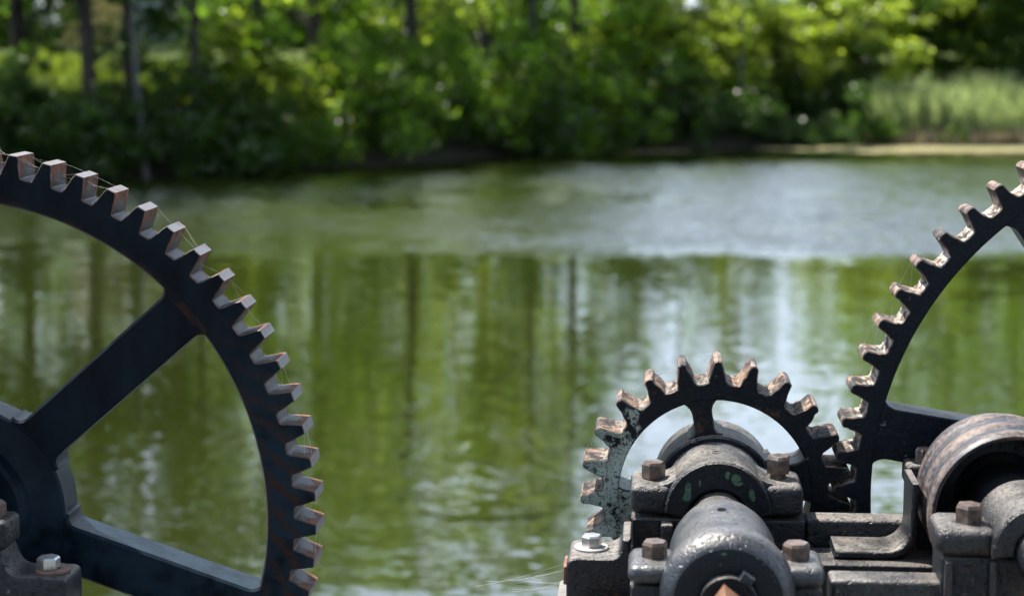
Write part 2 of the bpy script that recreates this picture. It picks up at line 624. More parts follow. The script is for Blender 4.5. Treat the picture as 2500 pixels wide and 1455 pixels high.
def round_poly(pts, rad, seg=5):
    """round the corners of a polygon; rad one number or one per corner"""
    out = []
    n = len(pts)
    for i in range(n):
        r = rad[i] if isinstance(rad, (list, tuple)) else rad
        a, b, c = Vector(pts[i - 1]), Vector(pts[i]), Vector(pts[(i + 1) % n])
        if r <= 0:
            out.append(tuple(b)); continue
        u, v = (a - b), (c - b)
        la, lc = u.length, v.length
        u.normalize(); v.normalize()
        ang = u.angle(v)
        t = min(r / math.tan(ang / 2), la * 0.48, lc * 0.48)
        p0, p2 = b + u * t, b + v * t
        for s in range(seg + 1):
            w = s / seg
            q = p0 * (1 - w) ** 2 + b * 2 * w * (1 - w) + p2 * w ** 2
            out.append((q.x, q.y))
    return out


def block(name, lo, hi, bev, mats, parent, seg=3, rough_amt=0.0, smooth=40):
    """rounded cast block between two corners"""
    bm = bmesh.new()
    bmesh.ops.create_cube(bm, size=1)
    lo, hi = Vector(lo), Vector(hi)
    for v in bm.verts:
        v.co = Vector(((v.co.x + .5) * (hi.x - lo.x) + lo.x, (v.co.y + .5) * (hi.y - lo.y) + lo.y, (v.co.z + .5) * (hi.z - lo.z) + lo.z))
    bmesh.ops.bevel(bm, geom=list(bm.edges), offset=bev, segments=seg, profile=0.5, affect='EDGES')
    me = bpy.data.meshes.new(name)
    for f in bm.faces:
        f.smooth = True
    bm.to_mesh(me)
    bm.free()
    me.materials.append(mats)
    me.set_sharp_from_angle(angle=R(smooth))
    o = link(bpy.data.objects.new(name, me))
    if parent is not None:
        adopt(o, parent)
    return o


def hex_bolt(name, c, across, h, mat, parent, turn=0.0, shank=0.0):
    """hex head with a chamfered crown standing on point c, and a short neck below when shank > 0"""
    V, F = [], []
    r = across / math.sqrt(3)
    rings = [(0, r * 0.985), (h * 0.06, r), (h * 0.84, r), (h, r * 0.86)]
    for z, q in rings:
        for i in range(6):
            a = turn + i * math.pi / 3
            V.append((c[0] + q * math.cos(a), c[1] + q * math.sin(a), c[2] + z))
    F.append(tuple(range(6))[::-1])
    for k_ in range(len(rings) - 1):
        for i in range(6):
            j = (i + 1) % 6
            F.append((k_ * 6 + i, k_ * 6 + j, (k_ + 1) * 6 + j, (k_ + 1) * 6 + i))
    t = (len(rings) - 1) * 6
    F.append(tuple(range(t, t + 6)))
    if shank:
        b = len(V)
        for z in (-shank, 0.0005):
            for i in range(10):
                a = 2 * math.pi * i / 10
                V.append((c[0] + across * 0.36 * math.cos(a), c[1] + across * 0.36 * math.sin(a), c[2] + z))
        for i in range(10):
            j = (i + 1) % 10
            F.append((b + i, b + j, b + 10 + j, b + 10 + i))
    return mesh_obj(name, V, F, mat, parent)


def washer(name, c, r, t, hole, mat, parent, n=28):
    V, F = [], []
    for z, q in ((0, r), (t * 0.7, r), (t, r * 0.95), (t, hole), (0, hole)):
        for i in range(n):
            a = 2 * math.pi * i / n
            V.append((c[0] + q * math.cos(a), c[1] + q * math.sin(a), c[2] + z))
    for k_ in range(5):
        w = (k_ + 1) % 5
        for i in range(n):
            j = (i + 1) % n
            F.append((k_ * n + i, k_ * n + j, w * n + j, w * n + i))
    return mesh_obj(name, V, F, mat, parent, smooth_angle=40)


def tooth_mesh(name, N, rb, rroot, rtip, land, base, y0, y1, ch, mats, power=1.0, tipround=0.0, fil=0.004, wear=0.0):
    """one tooth with half a root land on either side, pointing +Z from the gear axis at the origin"""
    p = math.pi / N
    half = []                                  # right half, from the top middle outwards
    zt = rtip
    if tipround > 0:
        half += [(0, zt), (land * 0.55, zt - tipround * 0.12), (land * 0.88, zt - tipround * 0.45), (land, zt - tipround)]
        zt2 = zt - tipround
    else:
        half += [(0, zt), (land, math.sqrt(rtip ** 2 - land ** 2))]
        zt2 = zt
    zb = math.sqrt(rroot ** 2 - base ** 2)
    for s in (0.25, 0.5, 0.75, 1.0):
        w = s ** power
        half.append((land + (base - land) * w, zt2 + (zb + fil - zt2) * s))
    for s in (0.4, 0.75, 1.0):                 # root fillet
        a = s * math.pi / 2
        half.append((base + fil * (1 - math.cos(a)), zb + fil * (1 - math.sin(a))))
    a0 = math.asin((base + fil) / rroot)
    for s in (0.5, 1.0):
        a = a0 + (p - a0) * s
        half.append((rroot * math.sin(a), rroot * math.cos(a)))
    prof = [(-x, z) for x, z in half[:0:-1]] + half
    if wear:                                   # knocked and worn, no two quite alike
        prof = [p_ if i in (0, 1, len(prof) - 2, len(prof) - 1) else (p_[0] + random.gauss(0, wear), p_[1] + random.gauss(0, wear)) for i, p_ in enumerate(prof)]
    n = len(prof)
    ins = []
    for i in range(n):
        b = Vector(prof[i])
        if i in (0, n - 1):
            t = -b.normalized()
            ins.append(tuple(b + t * ch)); continue
        d1 = (b - Vector(prof[i - 1])).normalized()
        d2 = (Vector(prof[i + 1]) - b).normalized()
        t = Vector((d1.y + d2.y, -d1.x - d2.x)).normalized()
        k_ = ch / max(0.6, t.dot(Vector((d1.y, -d1.x))))
        ins.append(tuple(b + t * k_))
    nb = 4
    base_arc = [(rb * math.sin(p - 2 * p * i / nb), rb * math.cos(p - 2 * p * i / nb)) for i in range(nb + 1)]
    V = [(x, y0, z) for x, z in ins] + [(x, y0 + ch, z) for x, z in prof] + [(x, y1 - ch, z) for x, z in prof] + [(x, y1, z) for x, z in ins]
    fb = len(V)
    V += [(x, y0, z) for x, z in base_arc]
    bb = len(V)
    V += [(x, y1, z) for x, z in base_arc]
    F = [tuple(range(n)) + tuple(range(fb, fb + nb + 1)), tuple(range(3 * n, 4 * n))[::-1] + tuple(range(bb, bb + nb + 1))[::-1]]
    I = [0, 0]
    nl = len(half)
    for q in range(3):
        for i in range(n - 1):
            F.append((q * n + i, q * n + i + 1, (q + 1) * n + i + 1, (q + 1) * n + i))
            mid_ = (prof[i][1] + prof[i + 1][1]) / 2
            if q != 1:
                I.append(1)
            else:
                I.append(3 if mid_ > zt - max(tipround * 0.6, 0.0008) else 2)
    me = bpy.data.meshes.new(name)
    me.from_pydata(V, [], F)
    for m in mats:
        me.materials.append(m)
    me.polygons.foreach_set('material_index', I)
    bm = bmesh.new()
    bm.from_mesh(me)
    bmesh.ops.recalc_face_normals(bm, faces=bm.faces)
    bm.faces.ensure_lookup_table()
    if bm.faces[0].normal.y > 0:
        bmesh.ops.reverse_faces(bm, faces=bm.faces)
    bm.to_mesh(me)
    bm.free()
    me.polygons.foreach_set('use_smooth', [True] * len(me.polygons))
    me.set_sharp_from_angle(angle=R(34))
    return me


def ring_of_teeth(parent, meshes, N, phase, cx, cz):
    for k_ in range(N):
        o = link(bpy.data.objects.new('tooth', meshes[(k_ * 7 + k_ // 3) % len(meshes)]))
        o.parent = parent
        o.matrix_parent_inverse = Matrix.Translation(-parent.location)
        o.location = (cx, 0, cz)
        o.rotation_euler = (0, R(90 - (phase + 360.0 / N * k_)), 0)


def spoke_outline(ang, hw0, hw1, r0, r1, f0, f1, cx, cz, over0, over1):
    """bar from hub radius r0 to rim radius r1 with flared fillets f0 / f1; over = how far it runs on into hub and rim"""
    side = []
    side.append((r0 - over0, hw0 + f0 * 1.0))
    for s in range(7):
        a = s / 6 * math.pi / 2
        side.append((r0 - 0.001 + f0 * (1 - math.cos(a)), hw0 + f0 * (1 - math.sin(a))))
    for s in range(7):
        a = s / 6 * math.pi / 2
        side.append((r1 + 0.001 - f1 * (1 - math.sin(a)), hw1 + f1 * (1 - math.cos(a))))
    side.append((r1 + over1, hw1 + f1 * 1.0))
    pts = side + [(u, -v) for u, v in side[::-1]]
    ca, sa = math.cos(R(ang)), math.sin(R(ang))
    return [(cx + u * ca - v * sa, cz + u * sa + v * ca) for u, v in pts]


# ================================================================== the setting
LG = (-0.961, CAM_H - 0.670)        # axis of the large left wheel (x, z)
PG = (0.088, CAM_H - 0.634)         # axis of the pinion
RG = (0.772, CAM_H - 0.623)         # axis of the right wheel
DR = (0.447, CAM_H - 0.597)         # axis of the rope drum

M_water = water_mat()
M_ground = ground_mat()
M_conc = concrete_mat()

wv = [(-140, 2.6, 0), (140, 2.6, 0), (140, 110, 0), (-140, 110, 0)]
water = mesh_obj('water', wv, [(0, 1, 2, 3)], M_water)
water['kind'] = 'structure'
if water.data.polygons[0].normal.z < 0:
    water.data.flip_normals()

SHORE = [(-70, 17.0), (-30, 24.0), (-12.5, 29.5), (-8.5, 30.8), (-5.5, 33.5), (-2.5, 36.6), (0, 38.6), (2.5, 40.2), (5, 40.4), (9, 40.2), (20, 38), (45, 30), (90, 20)]


def shore_y(x):
    return float(np.interp(x, [s[0] for s in SHORE], [s[1] for s in SHORE]))


def bank_z(x, y):
    d = y - shore_y(x)
    if d < 0:
        return max(-1.2, d * 0.5)
    z = 0.42 * (1 - math.exp(-d / 0.9)) + 1.75 * (1 - math.exp(-max(0, d - 2) / 13.0))
    z += 0.10 * math.sin(x * 0.9 + y * 0.35) + 0.07 * math.sin(x * 2.1 - y * 1.3)
    return z


gx = np.concatenate([np.linspace(-300, -45, 14), np.linspace(-40, 40, 121), np.linspace(45, 300, 14)])
gd = np.concatenate([np.linspace(-2.5, 3, 16), np.linspace(3.5, 30, 36), np.linspace(35, 120, 12), [200, 400, 900]])
gv, gf = [], []
for x in gx:
    for d in gd:
        y = shore_y(x) + d + 0.35 * math.sin(x * 1.7) + 0.2 * math.sin(x * 4.1 + 1)
        gv.append((x, y, bank_z(x, y)))
nd_ = len(gd)
for i in range(len(gx) - 1):
    for j in range(nd_ - 1):
        gf.append((i * nd_ + j, (i + 1) * nd_ + j, (i + 1) * nd_ + j + 1, i * nd_ + j + 1))
bank = mesh_obj('bank', gv, gf, M_ground, smooth_angle=60)
bank['kind'] = 'structure'
bank['label'] = 'green bank rising behind the pond'

# floating scum along the far shore
M_algae = algae_mat()


def algae(name, pts, label):
    top = [on_water(a, b, 0.006) for a, b in pts]
    V = [tuple(v) for v in top] + [(v.x, v.y, -0.02) for v in top]
    n = len(top)
    F = [tuple(range(n))] + [(i, (i + 1) % n, n + (i + 1) % n, n + i) for i in range(n)]
    o = mesh_obj(name, V, F, M_algae)
    if o.data.polygons[0].normal.z < 0:
        o.data.flip_normals()
    return tag(o, label, 'algae', kind='stuff')


def strip(x0, x1, ya, yb, n, jit, taper):
    up, lo = [], []
    for i in range(n + 1):
        t = i / n
        x = x0 + (x1 - x0) * t
        w = min(1.0, taper[0] + t * taper[1]) * min(1, (1 - t) * taper[2] + 0.02)
        m = ya(t)
        up.append((x, m - yb * w + RNG.uniform(-jit, jit) * w))
        lo.append((x, m + yb * w + RNG.uniform(-jit, jit) * w))
    return up + lo[::-1]


algae('algae_mat', strip(1840, 2760, lambda t: 364 - 3 * t, 9.5, 40, 1.6, (0.02, 3.2, 40)), 'tan floating algae strip in front of the tall grass')
algae('algae_mat', strip(1320, 1690, lambda t: 376 - 8 * t, 3.4, 24, 1.6, (0.05, 4, 4)), 'thin broken tan algae streak off the middle of the far shore')
algae('algae_mat', strip(815, 1120, lambda t: 392 - 8 * t, 3.6, 20, 1.6, (0.05, 4, 4)), 'small tan algae streak below the bushes left of centre')

# walkway the photographer stands on, and the blocks that carry the machinery
walk = block('walkway', (-6, -2.0, 0.35), (6, 2.36, 1.0), 0.02, M_conc, None)
walk['kind'] = 'structure'
dam = block('dam_wall', (-40, 1.9, -1.5), (40, 2.30, 0.35 - 0.002), 0.02, M_conc, None)
tag(dam, 'concrete dam wall under the walkway', 'dam wall')
tag(block('plinth', (-0.118, 1.72, 1.0), (1.5, 2.352, CAM_H - 0.7235), 0.006, M_conc, None), 'concrete plinth under the pinion and drum machinery', 'plinth')
tag(block('plinth', (-1.7, 1.80, 1.0), (-0.735, 2.33, CAM_H - 0.775), 0.006, M_conc, None), 'concrete plinth under the bearing of the large left wheel', 'plinth')

# ================================================================== large left wheel
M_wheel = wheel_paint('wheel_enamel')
M_wedge = plain('wheel_edge', (0.05, 0.031, 0.023), 0.5, var=0.9, scale=60)
M_bflank = tooth_flank_bright('milled_flank')
M_bland = tooth_land_bright('milled_land')

Y0, Y1 = 2.430, 2.496
big = thing('gear_wheel', 'large navy black gear wheel with wide rust edged teeth at the left', 'gear', (LG[0], (Y0 + Y1) / 2, LG[1] - 0.504))
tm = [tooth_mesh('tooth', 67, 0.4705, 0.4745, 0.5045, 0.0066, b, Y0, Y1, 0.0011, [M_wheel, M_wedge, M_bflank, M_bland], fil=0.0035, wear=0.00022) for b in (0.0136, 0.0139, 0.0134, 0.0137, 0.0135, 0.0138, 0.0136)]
ring_of_teeth(big, tm, 67, 38.43 + 5.373 / 2, *LG)
# rim: flat face with a softly rounded inner lip
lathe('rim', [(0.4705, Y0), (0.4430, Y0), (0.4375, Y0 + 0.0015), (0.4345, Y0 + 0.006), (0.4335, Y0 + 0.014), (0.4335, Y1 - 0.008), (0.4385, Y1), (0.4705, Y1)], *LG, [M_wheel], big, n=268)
for k_ in range(6):
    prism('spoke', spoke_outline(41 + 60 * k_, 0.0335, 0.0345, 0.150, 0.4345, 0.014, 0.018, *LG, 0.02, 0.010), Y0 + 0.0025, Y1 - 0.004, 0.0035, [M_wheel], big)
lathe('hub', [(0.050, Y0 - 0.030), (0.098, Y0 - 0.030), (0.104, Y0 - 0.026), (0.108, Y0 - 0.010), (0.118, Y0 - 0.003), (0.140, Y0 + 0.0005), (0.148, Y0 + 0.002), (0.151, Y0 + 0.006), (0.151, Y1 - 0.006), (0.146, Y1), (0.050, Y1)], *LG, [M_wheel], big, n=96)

# ================================================================== pinion
M_iron = iron_paint('black_enamel', rust=0.42, dust=0.6, bump=0.8, gloss=0.3)


def teal_zone(k, x, y, z):
    # flaked away on the side of the pinion that faces the open water
    return k.math('MULTIPLY', k.ramp(k.math('ADD', k.math('MULTIPLY', x, 1.0), k.math('MULTIPLY', z, 0.35)), PG[0] + PG[1] * 0.35 + 0.00, PG[0] + PG[1] * 0.35 - 0.125), 0.56)


M_pin = iron_paint('pinion_enamel', gloss=0.12, rust=0.45, dust=0.3, undercoat=teal_zone)
M_edge = worn_edge('worn_edge', 0.2)
M_flank = tooth_flank_rough('rusty_flank', 0.45)
M_land = worn_edge('worn_land', 1.0)
PY0, PY1 = 2.462, 2.537
pin = thing('pinion_gear', 'small rusty toothed pinion with flaking teal and black paint', 'gear', (PG[0], PY0, PG[1] - 0.184))
tm = [tooth_mesh('tooth', 23, 0.1495, 0.1535, 0.1845 + e, 0.0058, 0.0122, PY0, PY1, 0.0016, [M_pin, M_edge, M_flank, M_land], power=1.25, tipround=0.0035, fil=0.004, wear=0.00045) for e in (0, 0.0008, -0.0009, 0.0004, -0.0004, 0.0)]
ring_of_teeth(pin, tm, 23, 89.4, *PG)
lathe('rim', [(0.1495, PY0), (0.1328, PY0), (0.1308, PY0 + 0.002), (0.1308, PY1 - 0.002), (0.1328, PY1), (0.1495, PY1)], *PG, [M_pin, M_edge], pin, n=92)
for a, w in ((99.5, 0.0135), (9.5, 0.026), (189.5, 0.022), (279.5, 0.0105)):
    prism('spoke', spoke_outline(a, w, w, 0.083, 0.1310, 0.010, 0.020, *PG, 0.012, 0.003), PY0 + 0.0015, PY1 - 0.004, 0.002, [M_pin, M_edge], pin, idx=(0, 1, 0))
M_hub = iron_paint('hub_enamel', rust=0.2, dust=0.85, bump=0.7)
lathe('hub', [(0.030, PY0 - 0.008), (0.080, PY0 - 0.008), (0.083, PY0 - 0.005), (0.083, PY1 + 0.022), (0.080, PY1 + 0.025), (0.030, PY1 + 0.025)], *PG, [M_hub], pin, n=72)

# ================================================================== right wheel
M_rw = iron_paint('right_wheel_enamel', paint=(0.004, 0.006, 0.009), rust=0.12, dust=0.12, bump=0.45, gloss=0.1)
M_rflank = tooth_flank_rough('salted_flank', 0.9, 0.4955)
GY0, GY1 = 2.458, 2.523
rgw = thing('gear_wheel', 'big black cast gear wheel with salt crusted teeth at the right edge', 'gear', (RG[0], GY0, RG[1] - 0.52))
tm = [tooth_mesh('tooth', 69, 0.4915, 0.4955, 0.5235 + e, 0.0068, 0.0118, GY0, GY1, 0.0016, [M_rw, M_edge, M_rflank, M_land], power=1.4, tipround=0.0045, fil=0.004, wear=0.00042) for e in (0, 0.0008, -0.0008, 0.0003, -0.0004, 0.0006, 0.0)]
ring_of_teeth(rgw, tm, 69, 154.05, *RG)
lathe('rim', [(0.4915, GY0), (0.4765, GY0), (0.4740, GY0 + 0.002), (0.4740, GY1 - 0.002), (0.4765, GY1), (0.4915, GY1)], *RG, [M_rw], rgw, n=276)
for k_ in range(8):
    prism('spoke', spoke_outline(170.3 + 45 * k_, 0.040, 0.0345, 0.11, 0.475, 0.02, 0.022, *RG, 0.02, 0.004), GY0 + 0.0015, GY1 - 0.004, 0.002, [M_rw], rgw)
lathe('hub', [(0.035, GY0 - 0.02), (0.10, GY0 - 0.02), (0.104, GY0 - 0.016), (0.106, GY0 + 0.0005), (0.125, GY0 + 0.0008), (0.125, GY1 - 0.003), (0.106, GY1), (0.104, GY1 + 0.03), (0.035, GY1 + 0.03)], *RG, [M_rw], rgw, n=72)
sh = lathe('wheel_shaft', [(0.0, 2.0), (0.034, 2.0), (0.0345, 2.004), (0.0345, 2.62), (0.0, 2.62)], *RG, [M_iron], None, n=32)
tag(sh, 'black shaft carrying the big right gear wheel', 'shaft')

# ================================================================== shaft with square end
M_shaft = iron_paint('shaft_enamel', rust=0.25, dust=0.65, rough=0.34, bump=0.4)
k = NT('orange_rust')
_p0 = k.pos()
_a = k.noise(k.scale(_p0, (1, 0.35, 1)), 60, 5, 0.65)
k.bsdf(k.mix(k.ramp(_a, 0.3, 0.7), (0.05, 0.027, 0.017), (0.15, 0.075, 0.042)), 0.6, 0.4, normal=k.bump(_a, 0.35, 0.001))
M_orange = k.m
shaft = thing('drive_shaft', 'drive shaft of the pinion ending in a bare orange rusty square', 'shaft', (PG[0], 2.3, PG[1] - 0.04))
lathe('shaft', [(0.0, 1.972), (0.032, 1.972), (0.0335, 1.974), (0.0335, 2.20), (0.0360, 2.21), (0.0360, 2.60), (0.0, 2.60)], *PG, [M_shaft], shaft, n=48)
sq = []
for y, s in ((1.885, 0.0225), (1.889, 0.0245), (1.9718, 0.0265)):
    for i in range(4):
        a = R(98 + 90 * i)
        sq.append((PG[0] - 0.002 + s * math.cos(a), y, PG[1] + s * math.sin(a)))
mesh_obj('square_end', sq, [(3, 2, 1, 0), (8, 9, 10, 11)] + [(r * 4 + i, r * 4 + (i + 1) % 4, r * 4 + 4 + (i + 1) % 4, r * 4 + 4 + i) for r in range(2) for i in range(4)], M_orange, shaft)
ka = R(58)
kc = Vector((PG[0] + 0.036 * math.cos(ka), PG[1] + 0.036 * math.sin(ka)))
ux, uz = Vector((math.cos(ka), math.sin(ka))), Vector((-math.sin(ka), math.cos(ka)))
prism('key', [tuple(kc + ux * a + uz * b) for a, b in ((-0.006, -0.0075), (0.0055, -0.0075), (0.0055, 0.0075), (-0.006, 0.0075))], 1.970, 2.02, 0.0012, [iron_paint('key_enamel', paint=(0.015, 0.022, 0.025), rust=0.5, dust=0.3)], shaft)

# ================================================================== rear bearing of the pinion shaft
M_cap = iron_paint('cap_enamel', rust=0.38, dust=0.95, bump=0.9, gloss=0.38)
CHIPS = []
for cpx, cpy, crx, crz in ((1680, 1196, .0040, .0105), (1677, 1213, .0055, .0060), (1797, 1169, .0065, .0065), (1803, 1180, .0055, .0035), (1776, 1160, .0028, .0052), (1835, 1205, .0036, .0062), (1839, 1216, .0030, .0040), (1709, 1180, .0012, .0050)):
    c_ = at(cpx, cpy, 2.330)
    CHIPS.append((c_.x, c_.z, crx, crz))
M_capf = iron_paint('cap_face_enamel', rust=0.12, dust=0.4, bump=0.4, chips=CHIPS)
CHIPS2 = []
for cpx, cpy, crx, crz in ((1905, 1375, .0045, .0080), (1850, 1360, .0016, .0030), (1768, 1352, .0030, .0016)):
    c_ = at(cpx, cpy, 1.985)
    CHIPS2.append((c_.x, c_.z, crx, crz))
M_capf2 = iron_paint('front_cap_face_enamel', rust=0.16, dust=0.4, bump=0.5, chips=CHIPS2)
M_bolt = bolt_rust('rusty_bolt')
M_steel = plain('zinc_steel', (0.50, 0.50, 0.49), 0.34, metal=0.85, var=0.2, scale=60, bump=0.1)
M_washer = plain('pale_washer', (0.30, 0.29, 0.27), 0.55, metal=0.2, var=0.2, scale=80)
BOLT = 'bolt'


def arch(r, a0=0, a1=180, n=28, c=(0, 0)):
    return [(c[0] + r * math.cos(R(a0 + (a1 - a0) * i / n)), c[1] + r * math.sin(R(a0 + (a1 - a0) * i / n))) for i in range(n + 1)]


b1 = thing('bearing_block', 'black bearing block with green chips in front of the pinion', 'bearing', (PG[0], 2.38, CAM_H - 0.72))
ac = (PG[0], PG[1] + 0.008)
outer = arch(0.0690, 0, 180, 32, ac)
inner = arch(0.0402, 180, 0, 24, (PG[0], PG[1] - 0.001))
prism('cap', outer + inner, 2.330, 2.447, 0.0026, [M_capf, M_cap, M_cap], b1, smooth=40, idx=(0, 1, 2))
zc = CAM_H - 0.6311
for sgn, x0, x1, zt in ((-1, at(1538, 1230, 2.34).x, PG[0] - 0.060, CAM_H - 0.5935), (1, PG[0] + 0.060, at(1962, 1230, 2.34).x, CAM_H - 0.590)):
    o = block('lug', (x0, 2.338, zc), (x1, 2.432, zt), 0.010, M_cap, b1, seg=4)
    # fillet from lug up to the arch
    q0, q1, q2 = Vector((0.082, zt - 0.001)), Vector((0.060, zt + 0.0015)), Vector((0.0490, ac[1] + 0.0475))
    pts = []
    for i in range(9):
        w = i / 8
        q = q0 * (1 - w) ** 2 + q1 * 2 * w * (1 - w) + q2 * w ** 2
        pts.append((PG[0] + sgn * q.x, q.y))
    pts += [(PG[0] + sgn * 0.040, zt - 0.004), (PG[0] + sgn * 0.082, zt - 0.006)]
    prism('fillet', pts, 2.345, 2.425, 0.0008, [M_cap], b1, smooth=50)
bx1 = at(1595, 1200, 2.385)
hex_bolt(BOLT, (bx1.x, 2.385, CAM_H - 0.5925), 0.0275, 0.0215, M_bolt, b1, turn=0.18, shank=0.004)
bx2 = at(1899, 1185, 2.385)
hex_bolt(BOLT, (bx2.x, 2.385, CAM_H - 0.5825), 0.0285, 0.0225, M_bolt, b1, turn=0.42, shank=0.012)
x0, x1 = at(1541, 1300, 2.34).x, at(1966, 1300, 2.34).x
ped = [(x0, CAM_H - 0.7225), (x1, CAM_H - 0.7225), (x1, CAM_H - 0.6365), (PG[0] + 0.0425, CAM_H - 0.6365)] + arch(0.0405, 0, -180, 20, (PG[0], PG[1] - 0.0025)) + [(PG[0] - 0.0425, CAM_H - 0.6365), (x0, CAM_H - 0.6365)]
prism('pedestal', ped, 2.340, 2.438, 0.002, [M_iron], b1, smooth=30)
ox = at(1751, 1101, 2.40)
for nm_, c_ in (('oil_hole', (PG[0] - 0.002, 2.385, ac[1] + 0.0691)),):
    k = NT('dark_hole')
    k.bsdf((0.003, 0.003, 0.003), 0.9, 0.1)
    M_hole = k.m
    V = [(c_[0] + 0.0062 * math.cos(i * math.pi / 8), c_[1] + 0.0075 * math.sin(i * math.pi / 8), c_[2] - 0.0008 + 0.0012 * (1 - abs(math.cos(i * math.pi / 8)) ** 2)) for i in range(16)]
    V += [(v[0], v[1], v[2] - 0.006) for v in V]
    mesh_obj(nm_, V, [tuple(range(16))] + [(i, (i + 1) % 16, 16 + (i + 1) % 16, 16 + i) for i in range(16)], M_hole, b1)
# web rib on the pedestal front, a dusty cast strip
rx = at(1628, 1300, 2.33)
block('rib', (rx.x - 0.008, 2.318, CAM_H - 0.70), (rx.x + 0.008, 2.345, CAM_H - 0.6385), 0.003, M_cap, b1)

# ================================================================== front bearing of the pinion shaft
M_cap2 = iron_paint('front_cap_enamel', paint=(0.010, 0.013, 0.018), rust=0.18, dust=0.45, rough=0.30, bump=0.55, gloss=0.6)
b2 = thing('bearing_block', 'glossy black front bearing around the square shaft end', 'bearing', (PG[0], 2.05, CAM_H - 0.72))
lathe('cap', [(0.0345, 1.985), (0.0610, 1.985), (0.0660, 1.989), (0.0735, 1.996), (0.0765, 2.004), (0.0765, 2.026), (0.0735, 2.036), (0.0668, 2.046), (0.0650, 2.056), (0.0648, 2.165), (0.0625, 2.190), (0.0560, 2.225), (0.0450, 2.262), (0.0400, 2.290), (0.0370, 2.300), (0.0345, 2.300)], *PG, [M_cap2, M_capf2], b2, n=96, idx_of=[1] + [0] * 15, smooth=40)
zl = at(1580, 1425, 2.02).z
for sgn, xa, xb, zt in ((-1, at(1533, 1390, 2.03).x, PG[0] - 0.058, at(1570, 1360, 2.05).z), (1, PG[0] + 0.058, at(2014, 1390, 2.03).x, at(1970, 1365, 2.05).z)):
    block('lug', (xa, 2.012, zl), (xb, 2.098, zt), 0.011, M_cap2, b2, seg=4)
hb = at(1598, 1366, 2.055)
hex_bolt(BOLT, (hb.x, 2.055, hb.z), 0.0262, 0.0225, M_bolt, b2, turn=0.30, shank=0.004)
hb = at(1943, 1366, 2.055)
hex_bolt(BOLT, (hb.x, 2.055, hb.z), 0.0275, 0.0205, M_bolt, b2, turn=0.12, shank=0.004)
xa, xb = at(1540, 1440, 2.03).x, at(2008, 1440, 2.03).x
for nm_, (p0, p1) in (('pedestal', (xa, PG[0] - 0.066)), ('pedestal', (PG[0] + 0.066, xb))):
    block(nm_, (p0, 2.02, CAM_H - 0.7232), (p1, 2.092, zl - 0.003), 0.004, M_iron, b2)
V = [(PG[0] - 0.003 + 0.0055 * math.cos(i * math.pi / 8), 2.140 + 0.008 * math.sin(i * math.pi / 8), PG[1] + 0.0651) for i in range(16)]
V += [(v[0], v[1], v[2] - 0.006) for v in V]
mesh_obj('oil_hole', V, [tuple(range(16))] + [(i, (i + 1) % 16, 16 + (i + 1) % 16, 16 + i) for i in range(16)], M_hole, b2)

# ================================================================== rope drum
M_drum = drum_mat('drum_bands')
M_drin = iron_paint('drum_inside', paint=(0.006, 0.008, 0.011), rust=0.25, dust=0.1)
drum = thing('rope_drum', 'banded rusty winding drum at the lower right edge', 'drum', (DR[0], 2.32, DR[1] - 0.11))
prof = [(0.0960, 2.237), (0.0985, 2.232), (0.1020, 2.231), (0.1052, 2.235), (0.1064, 2.243), (0.1054, 2.252), (0.1020, 2.259), (0.1006, 2.270), (0.1012, 2.282), (0.1042, 2.290), (0.1054, 2.298), (0.1042, 2.306), (0.1010, 2.314), (0.1002, 2.326), (0.1010, 2.338), (0.1036, 2.346), (0.1044, 2.354), (0.1030, 2.363), (0.1000, 2.378), (0.0960, 2.398), (0.0900, 2.400), (0.0900, 2.345), (0.0930, 2.335)]
lathe('shell', prof, *DR, [M_drum, M_drin], drum, n=120, idx_of=[0] * 20 + [1, 1, 1], smooth=50)
lathe('web', [(0.040, 2.330), (0.050, 2.326), (0.0545, 2.332), (0.058, 2.340), (0.0915, 2.344), (0.0915, 2.360), (0.040, 2.360)], *DR, [M_drin], drum, n=72)
lathe('hub', [(0.031, 2.205), (0.046, 2.205), (0.049, 2.209), (0.049, 2.336), (0.031, 2.336)], *DR, [M_drin], drum, n=48)
dsh = lathe('drum_shaft', [(0.0, 2.02), (0.0292, 2.02), (0.0300, 2.023), (0.0300, 2.52), (0.0, 2.52)], *DR, [M_iron], None, n=32)
tag(dsh, 'short black shaft through the winding drum', 'shaft')

# front bearing of the drum
M_cap3 = iron_paint('drum_cap_enamel', paint=(0.009, 0.010, 0.012), rust=0.6, dust=0.8, rough=0.34, bump=0.7, gloss=0.4)
b3 = thing('bearing_block', 'brown worn bearing block in front of the winding drum', 'bearing', (DR[0], 2.14, CAM_H - 0.72))
pts = arch(0.0565, -8, 188, 32, DR) + arch(0.0305, 188, -8, 22, DR)
prism('cap', pts, 2.075, 2.20, 0.0028, [M_cap3], b3, smooth=40)
zb = at(2300, 1360, 2.09).z
for x0, x1 in ((at(2288, 1320, 2.09).x, DR[0] - 0.048), (DR[0] + 0.048, 2 * DR[0] - at(2288, 1320, 2.09).x)):
    block('lug', (x0, 2.088, zb), (x1, 2.175, at(2330, 1275, 2.12).z), 0.0125, M_cap3, b3, seg=4)
hb = at(2365, 1279, 2.125)
hex_bolt(BOLT, (hb.x, 2.125, hb.z), 0.0285, 0.0245, M_bolt, b3, turn=0.26, shank=0.004)
hex_bolt(BOLT, (2 * DR[0] - hb.x, 2.125, hb.z), 0.0285, 0.0245, M_bolt, b3, turn=0.5, shank=0.004)
x0 = at(2297, 1400, 2.10).x
block('pedestal', (x0, 2.098, CAM_H - 0.7232), (2 * DR[0] - x0, 2.170, zb - 0.003), 0.004, M_iron, b3)
M_rib = iron_paint('rib_enamel', rust=0.7, dust=0.9)
